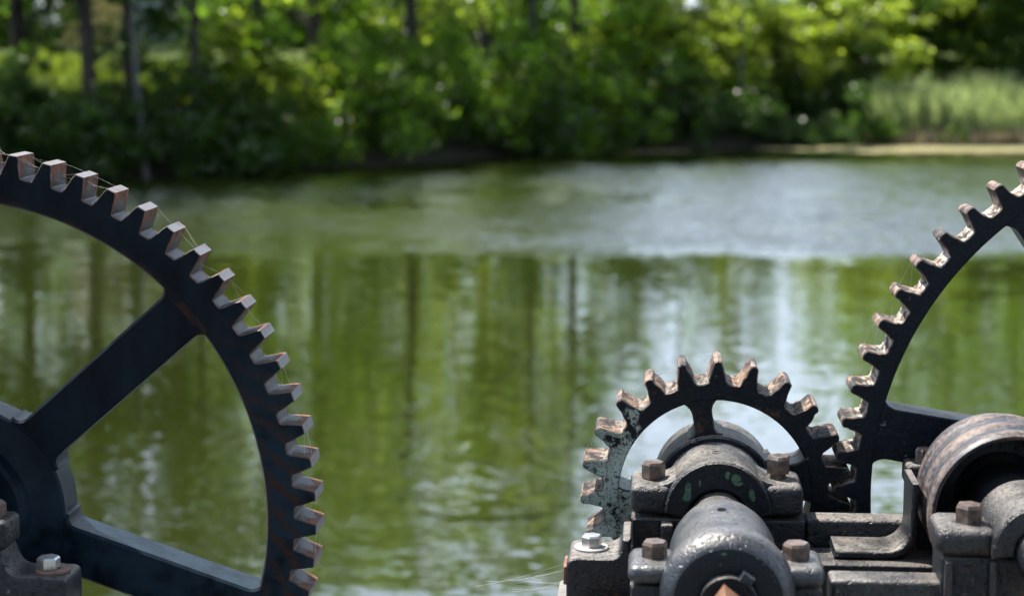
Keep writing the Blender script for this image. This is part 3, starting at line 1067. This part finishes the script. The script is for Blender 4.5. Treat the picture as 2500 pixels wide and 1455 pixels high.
for px in (2316, 2424):
    rx = at(px, 1410, 2.09).x
    block('rib', (rx - 0.0045, 2.086, CAM_H - 0.722), (rx + 0.0045, 2.105, zb - 0.005), 0.002, M_cap3, b3)

# rear bearing of the drum
b4 = thing('bearing_block', 'dusty bearing half hidden behind the winding drum with one bolt showing', 'bearing', (DR[0], 2.43, CAM_H - 0.72))
lx = at(2213, 1150, 2.40).x
block('lug', (lx, 2.405, at(2230, 1190, 2.405).z), (DR[0] - 0.03, 2.45, at(2230, 1128, 2.42).z), 0.007, M_cap, b4)
hb = at(2256, 1128, 2.425)
hex_bolt(BOLT, (hb.x, 2.425, at(2230, 1128, 2.42).z), 0.0215, 0.0185, M_bolt, b4, turn=0.2)
block('lug', (DR[0] + 0.03, 2.405, at(2230, 1190, 2.405).z), (2 * DR[0] - lx, 2.45, at(2230, 1128, 2.42).z), 0.007, M_cap, b4)
block('pedestal', (lx + 0.004, 2.407, CAM_H - 0.7), (2 * DR[0] - lx - 0.004, 2.448, at(2230, 1190, 2.405).z + 0.002), 0.003, M_iron, b4)
prism('cap', arch(0.05, -8, 188, 26, DR) + arch(0.0305, 188, -8, 20, DR), 2.406, 2.449, 0.002, [M_cap], b4, smooth=40)

# ================================================================== machine frame
fr = thing('machine_frame', 'black cast frame of rails and a curved flange between pinion and drum', 'frame', (0.2, 2.3, CAM_H - 0.7232))
a, b = at(1960, 1246, 2.405), at(2222, 1246, 2.405)
block('rail', (a.x, 2.362, CAM_H - 0.715), (b.x + 0.004, 2.404, a.z), 0.006, M_cap, fr)
# curved flange: floor plate sweeping up into a wall
t = 0.0085
Pa, Pb, Pc = at(2036, 1362, 2.285), at(2238, 1362, 2.285), at(2238, 1180, 2.285)
pts = [(Pa.x, Pa.z), (Pb.x, Pa.z), (Pb.x, Pc.z), (Pb.x - t, Pc.z), (Pb.x - t, Pa.z + t), (Pa.x + 0.002, Pa.z + t)]
pts = round_poly(pts, [0, 0.042, 0, 0, 0.034, 0], 9)
prism('flange', pts, 2.285, 2.3615, 0.0015, [M_cap], fr, smooth=45)
block('rail', (at(2020, 1400, 2.14).x, 2.105, CAM_H - 0.7225), (at(2318, 1400, 2.14).x, 2.150, at(2200, 1404, 2.13).z), 0.006, M_cap3, fr)
block('sill', (Pa.x - 0.03, 2.262, CAM_H - 0.7225), (x0 + 0.04, 2.340, Pa.z - 0.0015), 0.003, M_iron, fr)
# foot with its anchor bolt, sweeping up to the bearing pedestal
fx0, fx1 = at(1384, 1400, 2.262).x, at(1541, 1300, 2.34).x - 0.0005
ztop = CAM_H - 0.6635
pts = [(fx0, CAM_H - 0.7232), (fx1, CAM_H - 0.7232), (fx1, CAM_H - 0.6380), (fx1 - 0.009, CAM_H - 0.6380), (fx1 - 0.013, ztop), (fx0, ztop)]
pts = round_poly(pts, [0.008, 0, 0, 0.004, 0.026, 0.014], 5)
prism('foot', pts, 2.245, 2.332, 0.0024, [M_iron, M_cap, M_cap], fr, smooth=45, idx=(0, 1, 2))
wb = at(1444, 1336, 2.29)
wpos = (wb.x, 2.290, ztop + 0.0003)
washer('washer', wpos, 0.0218, 0.0032, 0.009, M_washer, fr)
hex_bolt(BOLT, (wpos[0] + 0.0005, 2.290, ztop + 0.0035), 0.0235, 0.0145, M_steel, fr, turn=0.30)
M_flake = plain('rust_flake', (0.16, 0.07, 0.045), 0.85, var=0.5, scale=120, bump=0.8)
block('rust_scale', (fx0 - 0.004, 2.249, CAM_H - 0.700), (fx0 + 0.001, 2.30, CAM_H - 0.676), 0.0018, M_flake, fr)

# ================================================================== bearing of the large wheel
b5 = thing('bearing_block', 'rusty bearing bracket with a shiny bolt at the lower left corner', 'bearing', (LG[0], 2.31, CAM_H - 0.775))
M_lb = iron_paint('left_bracket_enamel', paint=(0.012, 0.013, 0.015), rust=0.55, dust=0.5, bump=0.9)
zf = at(115, 1392, 2.29).z
xr = at(196, 1400, 2.318).x
xm = at(56, 1320, 2.32).x
zt = at(30, 1332, 2.29).z
pts = [(LG[0] - 0.20, CAM_H - 0.7745), (xr, CAM_H - 0.7745), (xr, zf), (xm, zf), (xm - 0.012, zt), (LG[0] - 0.20, zt)]
pts = round_poly(pts, [0, 0, 0.010, 0.024, 0.004, 0], 5)
prism('pedestal', pts, 2.255, 2.325, 0.0024, [M_lb], b5, smooth=45)
block('cap_lug', (LG[0] - 0.16, 2.260, zt + 0.0008), (at(50, 1290, 2.318).x, 2.322, at(20, 1250, 2.31).z), 0.008, M_lb, b5, seg=4)
lathe('cap', [(0.040, 2.262), (0.078, 2.262), (0.081, 2.266), (0.081, 2.318), (0.078, 2.321), (0.040, 2.321)], *LG, [M_lb], b5, n=64)
hb = at(2, 1240, 2.29)
hex_bolt(BOLT, (hb.x - 0.008, 2.29, at(20, 1250, 2.31).z), 0.026, 0.02, M_bolt, b5, turn=0.2)
wz = at(116, 1388, 2.285)
M_rw2 = plain('rusty_washer', (0.11, 0.062, 0.042), 0.65, var=0.45, scale=90, bump=0.4)
washer('washer', (wz.x + 0.006, 2.290, zf + 0.0003), 0.0235, 0.0038, 0.009, M_rw2, b5)
hex_bolt(BOLT, (wz.x, 2.290, zf + 0.0042), 0.0265, 0.0150, M_steel, b5, turn=0.42)
lsh = lathe('wheel_shaft', [(0.0, 2.245), (0.038, 2.245), (0.0395, 2.247), (0.0395, 2.56), (0.0, 2.56)], *LG, [M_iron], None, n=40)
tag(lsh, 'black shaft carrying the large left wheel', 'shaft')

# ================================================================== vegetation
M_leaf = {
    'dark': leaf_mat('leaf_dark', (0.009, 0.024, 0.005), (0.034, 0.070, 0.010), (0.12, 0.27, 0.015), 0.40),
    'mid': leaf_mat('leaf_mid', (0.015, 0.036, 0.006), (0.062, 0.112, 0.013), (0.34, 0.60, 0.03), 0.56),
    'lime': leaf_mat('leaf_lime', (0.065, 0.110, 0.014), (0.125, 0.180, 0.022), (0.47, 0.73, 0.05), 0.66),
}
M_bark = bark_mat('bark_dark', (0.018, 0.016, 0.013), (0.05, 0.043, 0.036))
M_barkg = bark_mat('bark_grey', (0.04, 0.04, 0.042), (0.09, 0.088, 0.086))


def leaves_mesh(name, centres, radii, per, size, rng, flat=0.6, upbias=0.5):
    """many separate leaf blades gathered in loose sprays round the given centres"""
    C = np.repeat(np.asarray(centres), per, axis=0)
    Rr = np.repeat(np.asarray(radii), per)[:, None]
    n = len(C)
    d = rng.normal(size=(n, 3))
    d /= np.linalg.norm(d, axis=1)[:, None] + 1e-9
    rr = rng.random((n, 1)) ** 0.45
    off = d * rr * Rr
    off[:, 2] *= flat
    c = C + off
    nrm = rng.normal(size=(n, 3))
    nrm[:, 2] = np.abs(nrm[:, 2]) + upbias
    nrm /= np.linalg.norm(nrm, axis=1)[:, None]
    a = np.cross(nrm, rng.normal(size=(n, 3)))
    a /= np.linalg.norm(a, axis=1)[:, None] + 1e-9
    b = np.cross(nrm, a)
    s = size * (0.6 + 0.8 * rng.random((n, 1)))
    fold = nrm * s * 0.10
    V = np.empty((n, 4, 3))
    V[:, 0] = c - a * s * 0.62
    V[:, 1] = c - b * s * 0.34 + fold
    V[:, 2] = c + a * s * 0.62
    V[:, 3] = c + b * s * 0.34 + fold
    me = bpy.data.meshes.new(name)
    me.vertices.add(n * 4)
    me.vertices.foreach_set('co', V.reshape(-1))
    me.loops.add(n * 4)
    me.loops.foreach_set('vertex_index', np.arange(n * 4, dtype=np.int32))
    me.polygons.add(n)
    me.polygons.foreach_set('loop_start', np.arange(0, n * 4, 4, dtype=np.int32))
    me.polygons.foreach_set('loop_total', np.full(n, 4, dtype=np.int32))
    tint = me.attributes.new('tint', 'FLOAT', 'FACE')
    cl = np.repeat(rng.random(len(centres)), per)
    tint.data.foreach_set('value', np.clip(0.78 * rng.random(n) + 0.25 * cl, 0, 1).astype(np.float32))
    me.update(calc_edges=True)
    return me


def tube(V, F, pts, rads, n=8):
    base = len(V)
    for i, (p, r) in enumerate(zip(pts, rads)):
        p = Vector(p)
        d = (Vector(pts[min(i + 1, len(pts) - 1)]) - Vector(pts[max(i - 1, 0)])).normalized()
        u = d.cross(Vector((0.31, 0.95, 0.1)))
        u.normalize()
        w = d.cross(u)
        for j in range(n):
            a = 2 * math.pi * j / n
            V.append(tuple(p + u * (r * math.cos(a)) + w * (r * math.sin(a))))
    for i in range(len(pts) - 1):
        for j in range(n):
            k_ = (j + 1) % n
            F.append((base + i * n + j, base + i * n + k_, base + (i + 1) * n + k_, base + (i + 1) * n + j))


def tree_proto(seed, h, z0, rad, ncl, per, size, tr, lean=0.0, limbs=8):
    """trunk mesh and crown mesh of one kind of tree, standing at the origin"""
    rng = np.random.default_rng(seed)
    V, F = [], []
    pts = [(0, 0, -0.3)]
    for i in range(1, 8):
        t_ = i / 7
        pts.append((lean * t_ * h * 0.4 + 0.10 * math.sin(seed + t_ * 5) * t_ * h * 0.12, 0.08 * math.cos(seed * 2 + t_ * 4) * h * 0.1 * t_, h * 0.9 * t_))
    tube(V, F, pts, [tr * (1.25 if i == 0 else 1.0 - 0.115 * i) for i in range(8)], 10)
    cen, rds = [], []
    for q in range(limbs):
        t_ = (z0 / h * 0.75) + (0.92 - z0 / h * 0.75) * (q + 0.5) / limbs
        i = min(6, int(t_ * 7 / 0.9 * 0.9))
        p0 = Vector(pts[i]).lerp(Vector(pts[i + 1]), t_ * 7 - i if 0 <= t_ * 7 - i <= 1 else 0.5)
        az = q * 2.4 + seed
        prof_ = math.sin(math.pi * min(1, max(0.12, 0.25 + 0.75 * (q + 0.5) / limbs)))
        ln = rad * (0.55 + 0.55 * prof_) * (0.85 + 0.3 * rng.random())
        p1 = p0 + Vector((math.cos(az) * ln * 0.55, math.sin(az) * ln * 0.55, ln * 0.30))
        p2 = p0 + Vector((math.cos(az) * ln, math.sin(az) * ln, ln * 0.38))
        tube(V, F, [p0, p1, p2], [tr * 0.36, tr * 0.22, tr * 0.06], 6)
        for s in range(max(1, ncl // limbs)):
            w = 0.35 + 0.75 * rng.random()
            c = p0.lerp(p2, w) + Vector(rng.normal(size=3) * rad * 0.20)
            if c.z < z0:
                c.z = z0 + abs(rng.normal()) * 0.4
            cen.append(tuple(c))
            rds.append(rad * (0.14 + 0.15 * rng.random()))
    tm_ = bpy.data.meshes.new('trunk')
    tm_.from_pydata(V, [], F)
    tm_.polygons.foreach_set('use_smooth', [True] * len(F))
    cm = leaves_mesh('crown', cen, rds, per, size, rng)
    return tm_, cm


def bush_proto(seed, h, rad, ncl, per, size):
    rng = np.random.default_rng(seed)
    cen, rds = [], []
    V, F = [], []
    for i in range(ncl):
        az = rng.random() * 6.283
        rr = rad * rng.random() ** 0.6
        top = h * (1 - 0.55 * (rr / rad) ** 2)
        c = (rr * math.cos(az), rr * math.sin(az) * 0.8, 0.15 + (top - 0.3) * rng.random() ** 0.7)
        cen.append(c)
        rds.append(rad * (0.17 + 0.16 * rng.random()))
        if i % 3 == 0:
            tube(V, F, [(c[0] * 0.15, c[1] * 0.15, -0.15), (c[0] * 0.5, c[1] * 0.5, c[2] * 0.6), c], [0.022, 0.014, 0.005], 5)
    sm = bpy.data.meshes.new('stem')
    sm.from_pydata(V, [], F)
    return sm, leaves_mesh('foliage', cen, rds, per, size, rng, flat=0.8, upbias=0.35)


P_tall = [tree_proto(3, 12.0, 1.6, 3.1, 88, 112, 0.135, 0.17), tree_proto(8, 13.0, 1.8, 2.9, 88, 108, 0.135, 0.15, lean=0.05), tree_proto(14, 11.0, 1.5, 3.2, 80, 112, 0.14, 0.15, lean=-0.06)]
P_slim = [tree_proto(21, 10.0, 3.0, 1.55, 56, 95, 0.125, 0.085, lean=0.04, limbs=9), tree_proto(27, 9.0, 3.2, 1.4, 50, 95, 0.125, 0.07, lean=-0.08, limbs=9)]
P_low = [tree_proto(33, 4.6, 0.9, 1.9, 64, 120, 0.11, 0.07), tree_proto(39, 5.0, 1.1, 1.8, 64, 120, 0.11, 0.07, lean=0.05)]
P_bush = [bush_proto(51, 2.2, 1.35, 40, 80, 0.105), bush_proto(57, 1.7, 1.5, 40, 80, 0.10), bush_proto(63, 2.8, 1.3, 46, 80, 0.11), bush_proto(71, 1.2, 1.2, 34, 80, 0.09)]


def plant(kind, proto, px, dy, leaf, label, group, s=(1, 1, 1), rz=None, bark=None, parts=('trunk', 'crown'), cat='tree', sink=0.05):
    """stand one plant dy metres behind the shore where column px of the photograph looks"""
    r = ray(px, 300)
    y = 34.0
    for _ in range(12):
        y = shore_y(r.x / r.y * y) + dy
    x = r.x / r.y * y
    z = max(bank_z(x, y), 0.0) - sink
    o = link(bpy.data.objects.new(kind, None))
    o.location = (x, y, z)
    o.rotation_euler = (0, 0, random.uniform(0, 6.28) if rz is None else rz)
    o.scale = s
    tag(o, label, cat, group)
    a = link(bpy.data.objects.new(parts[0], proto[0]))
    a.parent = o
    b = link(bpy.data.objects.new(parts[1], proto[1]))
    b.parent = o
    b['kind'] = 'stuff'
    for q, m in ((a, bark or M_bark), (b, M_leaf[leaf])):
        if len(q.data.materials) == 0:
            q.data.materials.append(m)
        q.material_slots[0].link = 'OBJECT'
        q.material_slots[0].material = m
    return o


ORD = ['first', 'second', 'third', 'fourth', 'fifth', 'sixth', 'seventh', 'eighth', 'ninth', 'tenth', 'eleventh', 'twelfth', 'thirteenth', 'fourteenth', 'fifteenth', 'sixteenth', 'seventeenth', 'eighteenth', 'nineteenth', 'twentieth', 'twenty-first', 'twenty-second', 'twenty-third', 'twenty-fourth', 'twenty-fifth', 'twenty-sixth', 'twenty-seventh', 'twenty-eighth', 'twenty-ninth', 'thirtieth', 'thirty-first', 'thirty-second']

# trees whose trunks show by the water
G1 = 'trees standing along the far shore'
near = [
    (-70, 2.2, P_tall[0], 'dark', 1.0, 'dark leafy tree at the extreme left edge of the far shore'),
    (60, 3.2, P_tall[1], 'dark', 1.0, 'dark broad tree left of the yellow house wall'),
    (224, 1.0, P_tall[2], 'dark', 1.0, 'thick dark trunk just left of the yellow house wall'),
    (312, 2.4, P_slim[0], 'mid', 1.15, 'dark trunk just right of the yellow house wall'),
    (480, 1.8, P_slim[0], 'mid', 1.1, 'slim dark trunk above the seventh tooth of the large wheel'),
    (640, 4.6, P_tall[1], 'mid', 0.95, 'tree with dark trunk above the right flank of the large wheel'),
    (770, 6.8, P_tall[0], 'mid', 0.95, 'bright topped tree a third of the way along the shore'),
    (1010, 6.2, P_tall[2], 'lime', 1.0, 'full leafy tree left of the sunny patch on the bank'),
    (1185, 10.5, P_tall[1], 'lime', 1.0, 'tree standing behind the sunny patch on the bank'),
    (1300, 1.6, P_slim[1], 'mid', 1.15, 'thin dark trunk right of the sunny patch on the bank'),
    (1405, 3.4, P_slim[0], 'mid', 1.25, 'dark trunked tree right of the middle of the far shore'),
    (2235, 11.0, P_tall[1], 'mid', 0.8, 'tree behind the left end of the tall grass'),
    (2362, 8.0, P_tall[2], 'mid', 0.85, 'grey trunked tree behind the tall grass at right'),
    (2500, 11.0, P_tall[0], 'mid', 0.9, 'tree at the right edge of the picture behind the grass'),
    (2660, 4.0, P_tall[1], 'mid', 0.9, 'tree just outside the right edge beyond the tall grass'),
]
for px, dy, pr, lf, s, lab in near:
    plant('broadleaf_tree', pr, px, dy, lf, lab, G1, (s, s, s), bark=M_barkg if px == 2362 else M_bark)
plant('slim_tree', P_slim[1], 352, 0.1, 'dark', 'thin grey trunk leaning at the water edge of the left shore', G1, (0.85, 0.85, 0.95), rz=2.9, bark=M_barkg).rotation_euler.y = 0.10
plant('slim_tree', P_slim[0], 1806, 1.2, 'lime', 'thin pale trunk below the bright lime foliage', G1, (0.5, 0.5, 0.62), rz=0.4, bark=M_barkg)
plant('slim_tree', P_slim[1], 1660, 6.0, 'mid', 'slender tree rising left of the bright lime foliage', G1, (0.9, 0.9, 0.8))
plant('slim_tree', P_slim[0], 1768, 8.0, 'mid', 'slender tree rising behind the bright lime foliage', G1, (0.75, 0.75, 0.72))
plant('slim_tree', P_slim[1], 1850, 9.0, 'mid', 'slender tree rising right of the bright lime foliage', G1, (0.6, 0.6, 0.75))
plant('slim_tree', P_slim[0], 1560, 7.5, 'mid', 'slender tree between the dark trunks and the lime foliage', G1, (0.6, 0.6, 0.55))

# low sunlit trees in the clearing
G2 = 'low sunlit trees in the clearing'
lows = [(1500, 3.5, 'mid', .60), (1580, 3.0, 'lime', .58), (1690, 2.4, 'lime', .58), (1765, 3.6, 'lime', .58), (1850, 4.2, 'lime', .56), (1930, 3.2, 'lime', .56), (2010, 4.4, 'lime', .60), (2090, 3.0, 'lime', .70), (2165, 5.0, 'lime', .75), (2440, 6.0, 'lime', .72)]
for i, (px, dy, lf, s) in enumerate(lows):
    plant('low_tree', P_low[i % 2], px, dy, lf, 'low bright leafy tree on the bank right of centre, %s from the left' % ORD[i], G2, (s * 1.3, s * 1.3, s))

# far trees beyond the meadow
G3 = 'distant trees beyond the meadow'
fars = list(range(-330, 1500, 122)) + [2080, 2210, 2340, 2470, 2600, 2740]
for i, px in enumerate(fars):
    s = 0.85 + 0.3 * random.random()
    plant('distant_tree', P_tall[i % 3], px + random.uniform(-30, 30), random.uniform(24, 34) if not 60 < px < 560 else 42, 'mid' if i % 3 else 'lime', 'distant tree beyond the meadow, %s from the left' % ORD[i], G3, (s, s, s))
for i, px in enumerate([q for q in range(-120, 1500, 95) if not 120 < q < 520] + [1520, 1600, 1680, 1760, 1840, 1920, 2000, 2090, 2180, 2270, 2360, 2450, 2540]):
    plant('distant_shrub', P_bush[i % 3], px, random.uniform(22, 28), 'mid', 'distant shrub closing the view behind the meadow, %s from the left' % ORD[i], 'distant shrubs behind the meadow', (1.7, 1.4, 1.15 if px < 1500 else 0.9), parts=('stem', 'foliage'), cat='shrub')

# bushes along the waterline
G4 = 'bushes along the waterline'
bl = []
px = -110
while px < 2120:
    bl.append(px)
    px += random.uniform(62, 92)
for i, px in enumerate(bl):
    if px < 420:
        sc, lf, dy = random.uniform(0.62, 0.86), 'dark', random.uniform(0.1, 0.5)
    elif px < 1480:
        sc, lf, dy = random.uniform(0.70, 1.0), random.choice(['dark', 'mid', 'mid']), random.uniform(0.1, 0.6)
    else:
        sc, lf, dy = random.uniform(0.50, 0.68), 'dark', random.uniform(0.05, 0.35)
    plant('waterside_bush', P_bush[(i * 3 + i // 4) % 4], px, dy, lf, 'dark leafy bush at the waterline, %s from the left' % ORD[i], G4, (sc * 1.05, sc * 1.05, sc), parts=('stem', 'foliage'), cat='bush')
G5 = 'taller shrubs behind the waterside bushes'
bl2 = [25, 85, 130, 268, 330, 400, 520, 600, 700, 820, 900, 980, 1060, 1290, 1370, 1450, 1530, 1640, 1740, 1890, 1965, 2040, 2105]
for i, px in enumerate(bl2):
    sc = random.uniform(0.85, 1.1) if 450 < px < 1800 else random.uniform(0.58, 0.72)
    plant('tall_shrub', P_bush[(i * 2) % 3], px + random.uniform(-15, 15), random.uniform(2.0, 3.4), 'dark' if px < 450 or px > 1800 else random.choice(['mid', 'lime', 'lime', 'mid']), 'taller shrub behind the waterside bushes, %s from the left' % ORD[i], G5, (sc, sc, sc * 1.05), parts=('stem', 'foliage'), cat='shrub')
for i, px in enumerate((2225, 2300, 2420, 2490)):
    plant('dark_tree', P_low[i % 2], px, 4.8 + 0.5 * (i % 2), 'dark', 'low dark tree behind the tall grass, %s from the left' % ORD[i], 'low dark trees behind the tall grass', (0.95, 0.95, 0.72))
plant('waterside_bush', P_bush[3], 2165, 0.25, 'mid', 'small round bush where the tall grass begins', G4, (0.45, 0.45, 0.42), parts=('stem', 'foliage'), cat='bush')
plant('waterside_bush', P_bush[3], 2330, 0.15, 'mid', 'small round bush in front of the tall grass', G4, (0.30, 0.30, 0.34), parts=('stem', 'foliage'), cat='bush')


def grass(name, spots, n, hmin, hmax, leaf, label, width=0.02):
    """upright blades scattered between px,dy limits on the bank"""
    V = np.empty((n, 4, 3))
    rng = np.random.default_rng(len(name) + n)
    (p0, p1), (d0, d1) = spots
    for i in range(n):
        px_ = rng.uniform(p0, p1)
        r = ray(px_, 300)
        k_ = r.x / r.y
        d = rng.uniform(d0, d1)
        y = 38.0
        for _ in range(4):
            y = shore_y(k_ * y) + d
        x = k_ * y
        z = max(0, bank_z(x, y)) - 0.03
        h = rng.uniform(hmin, hmax) * (0.8 + 0.25 * math.sin(x * 2.3) * math.cos(y * 1.7))
        a = rng.uniform(0, 6.28)
        w = width * rng.uniform(0.6, 1.3)
        lx, ly = rng.normal(size=2) * h * 0.16
        V[i] = [(x - w * math.cos(a), y - w * math.sin(a), z), (x + w * math.cos(a), y + w * math.sin(a), z), (x + lx * 0.5 + w * 0.7 * math.cos(a), y + ly * 0.5 + w * 0.7 * math.sin(a), z + h * 0.6), (x + lx, y + ly, z + h)]
    me = bpy.data.meshes.new(name)
    me.vertices.add(n * 4)
    me.vertices.foreach_set('co', V.reshape(-1))
    me.loops.add(n * 4)
    me.loops.foreach_set('vertex_index', np.arange(n * 4, dtype=np.int32))
    me.polygons.add(n)
    me.polygons.foreach_set('loop_start', np.arange(0, n * 4, 4, dtype=np.int32))
    me.polygons.foreach_set('loop_total', np.full(n, 4, dtype=np.int32))
    t_ = me.attributes.new('tint', 'FLOAT', 'FACE')
    t_.data.foreach_set('value', rng.random(n).astype(np.float32))
    me.materials.append(leaf)
    me.update(calc_edges=True)
    return tag(link(bpy.data.objects.new(name, me)), label, 'grass', kind='stuff')


M_reed = leaf_mat('grass_pale', (0.15, 0.22, 0.07), (0.26, 0.34, 0.13), (0.50, 0.64, 0.22), 0.5)
M_straw = leaf_mat('grass_straw', (0.25, 0.20, 0.11), (0.36, 0.29, 0.17), (0.30, 0.24, 0.12), 0.35)
M_meadow = leaf_mat('grass_meadow', (0.06, 0.10, 0.014), (0.12, 0.16, 0.02), (0.28, 0.38, 0.03), 0.45)
grass('tall_grass', ((2130, 2780), (0.25, 2.6)), 9000, 0.7, 1.25, M_reed, 'pale green tall grass on the right shore')
grass('dry_grass', ((2110, 2780), (0.0, 0.5)), 1800, 0.15, 0.4, M_straw, 'straw coloured dead stalks at the foot of the tall grass')
grass('meadow_grass', ((-60, 470), (6.5, 15)), 9000, 0.3, 0.6, M_meadow, 'sunlit yellow green meadow behind the left trees', 0.035)
grass('bank_grass', ((1070, 1270), (3.8, 7.5)), 3500, 0.3, 0.6, M_meadow, 'sunlit grass patch on the bank near the centre', 0.035)

# ================================================================== house glimpsed through the trees
HY = 60.0
hl, hr = at(150, 30, HY).x, at(500, 30, HY).x
hz = bank_z((hl + hr) / 2, HY) - 0.3
M_yel = plain('yellow_render', (0.50, 0.36, 0.14), 0.85, var=0.12, scale=2)
M_blue = plain('grey_siding', (0.30, 0.34, 0.36), 0.7, var=0.1, scale=2)
M_roof = plain('roof_felt', (0.09, 0.08, 0.075), 0.8, var=0.3, scale=5)
M_glass = plain('window_glass', (0.03, 0.04, 0.05), 0.08, var=0.1)
M_white = plain('white_paint', (0.6, 0.6, 0.58), 0.6, var=0.05)
house = thing('house', 'yellow and grey house glimpsed between the trunks at upper left', 'house', ((hl + hr) / 2, HY + 3, hz))
xm_ = at(325, 30, HY).x
wallz = hz + 4.2
block('wall', (hl, HY, hz), (xm_, HY + 7, wallz), 0.01, M_yel, house).__setitem__('label', 'yellow rendered wall')
block('wall', (xm_ + 0.003, HY + 0.05, hz), (hr, HY + 6.9, wallz), 0.01, M_blue, house).__setitem__('label', 'grey blue sided wall')
rv = [(hl - 0.4, HY - 0.5, wallz), (hr + 0.4, HY - 0.5, wallz), (hr + 0.4, HY + 7.4, wallz), (hl - 0.4, HY + 7.4, wallz), (hl - 0.4, HY + 3.5, wallz + 2.4), (hr + 0.4, HY + 3.5, wallz + 2.4)]
rf = mesh_obj('roof', rv, [(0, 1, 5, 4), (2, 3, 4, 5), (0, 4, 3), (1, 2, 5), (0, 3, 2, 1)], M_roof, house)
for pxw in (200, 415, 465):
    wx = at(pxw, 30, HY).x
    f_ = block('window', (wx - 0.30, HY - 0.06, hz + 1.5), (wx + 0.30, HY + 0.1, hz + 2.7), 0.01, M_white, house)
    g_ = block('pane', (wx - 0.24, HY - 0.075, hz + 1.56), (wx + 0.24, HY - 0.03, hz + 2.64), 0.004, M_glass, None)
    g_.parent = f_

# ================================================================== cobwebs
k = NT('spider_silk')
k.bsdf((0.75, 0.75, 0.72), 0.4, 0.5)
M_silk = k.m


def web(label, strands, rad=0.00007):
    V, F = [], []
    for a, b, sag in strands:
        a, b = Vector(a), Vector(b)
        pts_ = []
        for i in range(9):
            t_ = i / 8
            q = a.lerp(b, t_)
            q.z -= sag * 4 * t_ * (1 - t_)
            q += Vector((random.uniform(-1, 1), random.uniform(-1, 1), random.uniform(-1, 1))) * 0.0004
            pts_.append(q)
        tube(V, F, pts_, [rad * random.choice((0.6, 0.8, 1.0, 1.3))] * 9, 3)
    return tag(mesh_obj('spider_web', V, F, M_silk), label, 'cobweb', 'cobwebs on the machinery')


def tip(c, r, ang, y):
    return (c[0] + r * math.cos(R(ang)), y, c[1] + r * math.sin(R(ang)))


P67 = 360 / 67
ph = 38.43 + P67 / 2


def wheel_web(i0, i1, n, label):
    st = []
    for _ in range(n):
        i = random.randint(i0, i1 - 1)
        a_, b_ = ph + P67 * i + random.uniform(-.6, .6), ph + P67 * (i + random.choice((1, 1, 2))) + random.uniform(-.6, .6)
        st.append((tip(LG, 0.5046 - random.choice((0, 0, 0.012)), a_, random.uniform(Y0, Y1)), tip(LG, 0.5046 - random.choice((0, 0.003, 0.018)), b_, random.uniform(Y0, Y1)), random.uniform(-0.001, 0.004)))
    return web(label, st)


wheel_web(2, 8, 16, 'fine cobweb strands across the uppermost teeth of the large wheel')
wheel_web(-4, 2, 13, 'fine cobweb strands across the teeth right of the upper spoke')
wheel_web(-10, -4, 8, 'fine cobweb strands on the lower right teeth of the large wheel')
st = []
P23 = 360 / 23
for i, m in ((0, 1), (1, 2), (1, 2), (2, 3), (2, 3), (4, 5), (5, 6), (6, 7)):
    for _ in range(2):
        st.append((tip(PG, 0.1835, 89.4 + P23 * i + random.uniform(-2, 2), random.uniform(PY0, PY1)), tip(PG, 0.183 - random.choice((0, 0, 0.02)), 89.4 + P23 * m + random.uniform(-2, 2), random.uniform(PY0, PY1)), random.uniform(-0.001, 0.006)))
web('cobweb strands between the teeth of the pinion', st)
st = []
for i in range(-3, 5):
    for _ in range(2):
        st.append((tip(RG, 0.522, 154.05 + 5.217 * i, random.uniform(GY0, GY1)), tip(RG, 0.522 - random.choice((0, 0.02)), 154.05 + 5.217 * (i + 1), random.uniform(GY0, GY1)), random.uniform(0, 0.003)))
web('cobweb strands along the teeth of the big right wheel', st)
st = []
for _ in range(9):
    st.append(((fx0 + random.uniform(-0.002, 0.002), random.uniform(2.26, 2.31), CAM_H - random.uniform(0.672, 0.715)), (fx0 - random.uniform(0.03, 0.13), random.uniform(2.28, 2.34), CAM_H - random.uniform(0.715, 0.722)), random.uniform(0, 0.006)))
web('cobweb spun from the frame foot down beside its anchor bolt', st)

# ================================================================== the near bank behind the photographer
nv = [(-300, -400, 0.5), (300, -400, 0.5), (300, 1.95, 0.5), (6.05, 1.95, 0.5), (6.05, -2.05, 0.5), (-6.05, -2.05, 0.5), (-6.05, 1.95, 0.5), (-300, 1.95, 0.5)]
nb_ = mesh_obj('near_bank', nv, [tuple(range(8))], M_ground)
nb_['kind'] = 'structure'
for i, (x, y) in enumerate(((-15, -7), (-10.5, -10), (-6, -8.5), (-1.5, -10.5), (3.5, -8), (8, -10), (12.5, -7.5), (17, -9))):  # unseen trees added to keep sky light off the gear fronts
    o = link(bpy.data.objects.new('sky_blocker_tree', None))
    o.location = (x, y, 0.45)
    o.rotation_euler = (0, 0, i * 1.3)
    tag(o, 'unseen tree added behind the viewpoint to block sky light, %s from the left' % ORD[i], 'tree', 'unseen trees added to block sky light')
    for nm_, me_, m_ in (('trunk', P_tall[i % 3][0], M_bark), ('crown', P_tall[i % 3][1], M_leaf['dark'])):
        c_ = link(bpy.data.objects.new(nm_, me_))
        c_.parent = o
        c_.material_slots[0].link = 'OBJECT'
        c_.material_slots[0].material = m_
        if nm_ == 'crown':
            c_['kind'] = 'stuff'
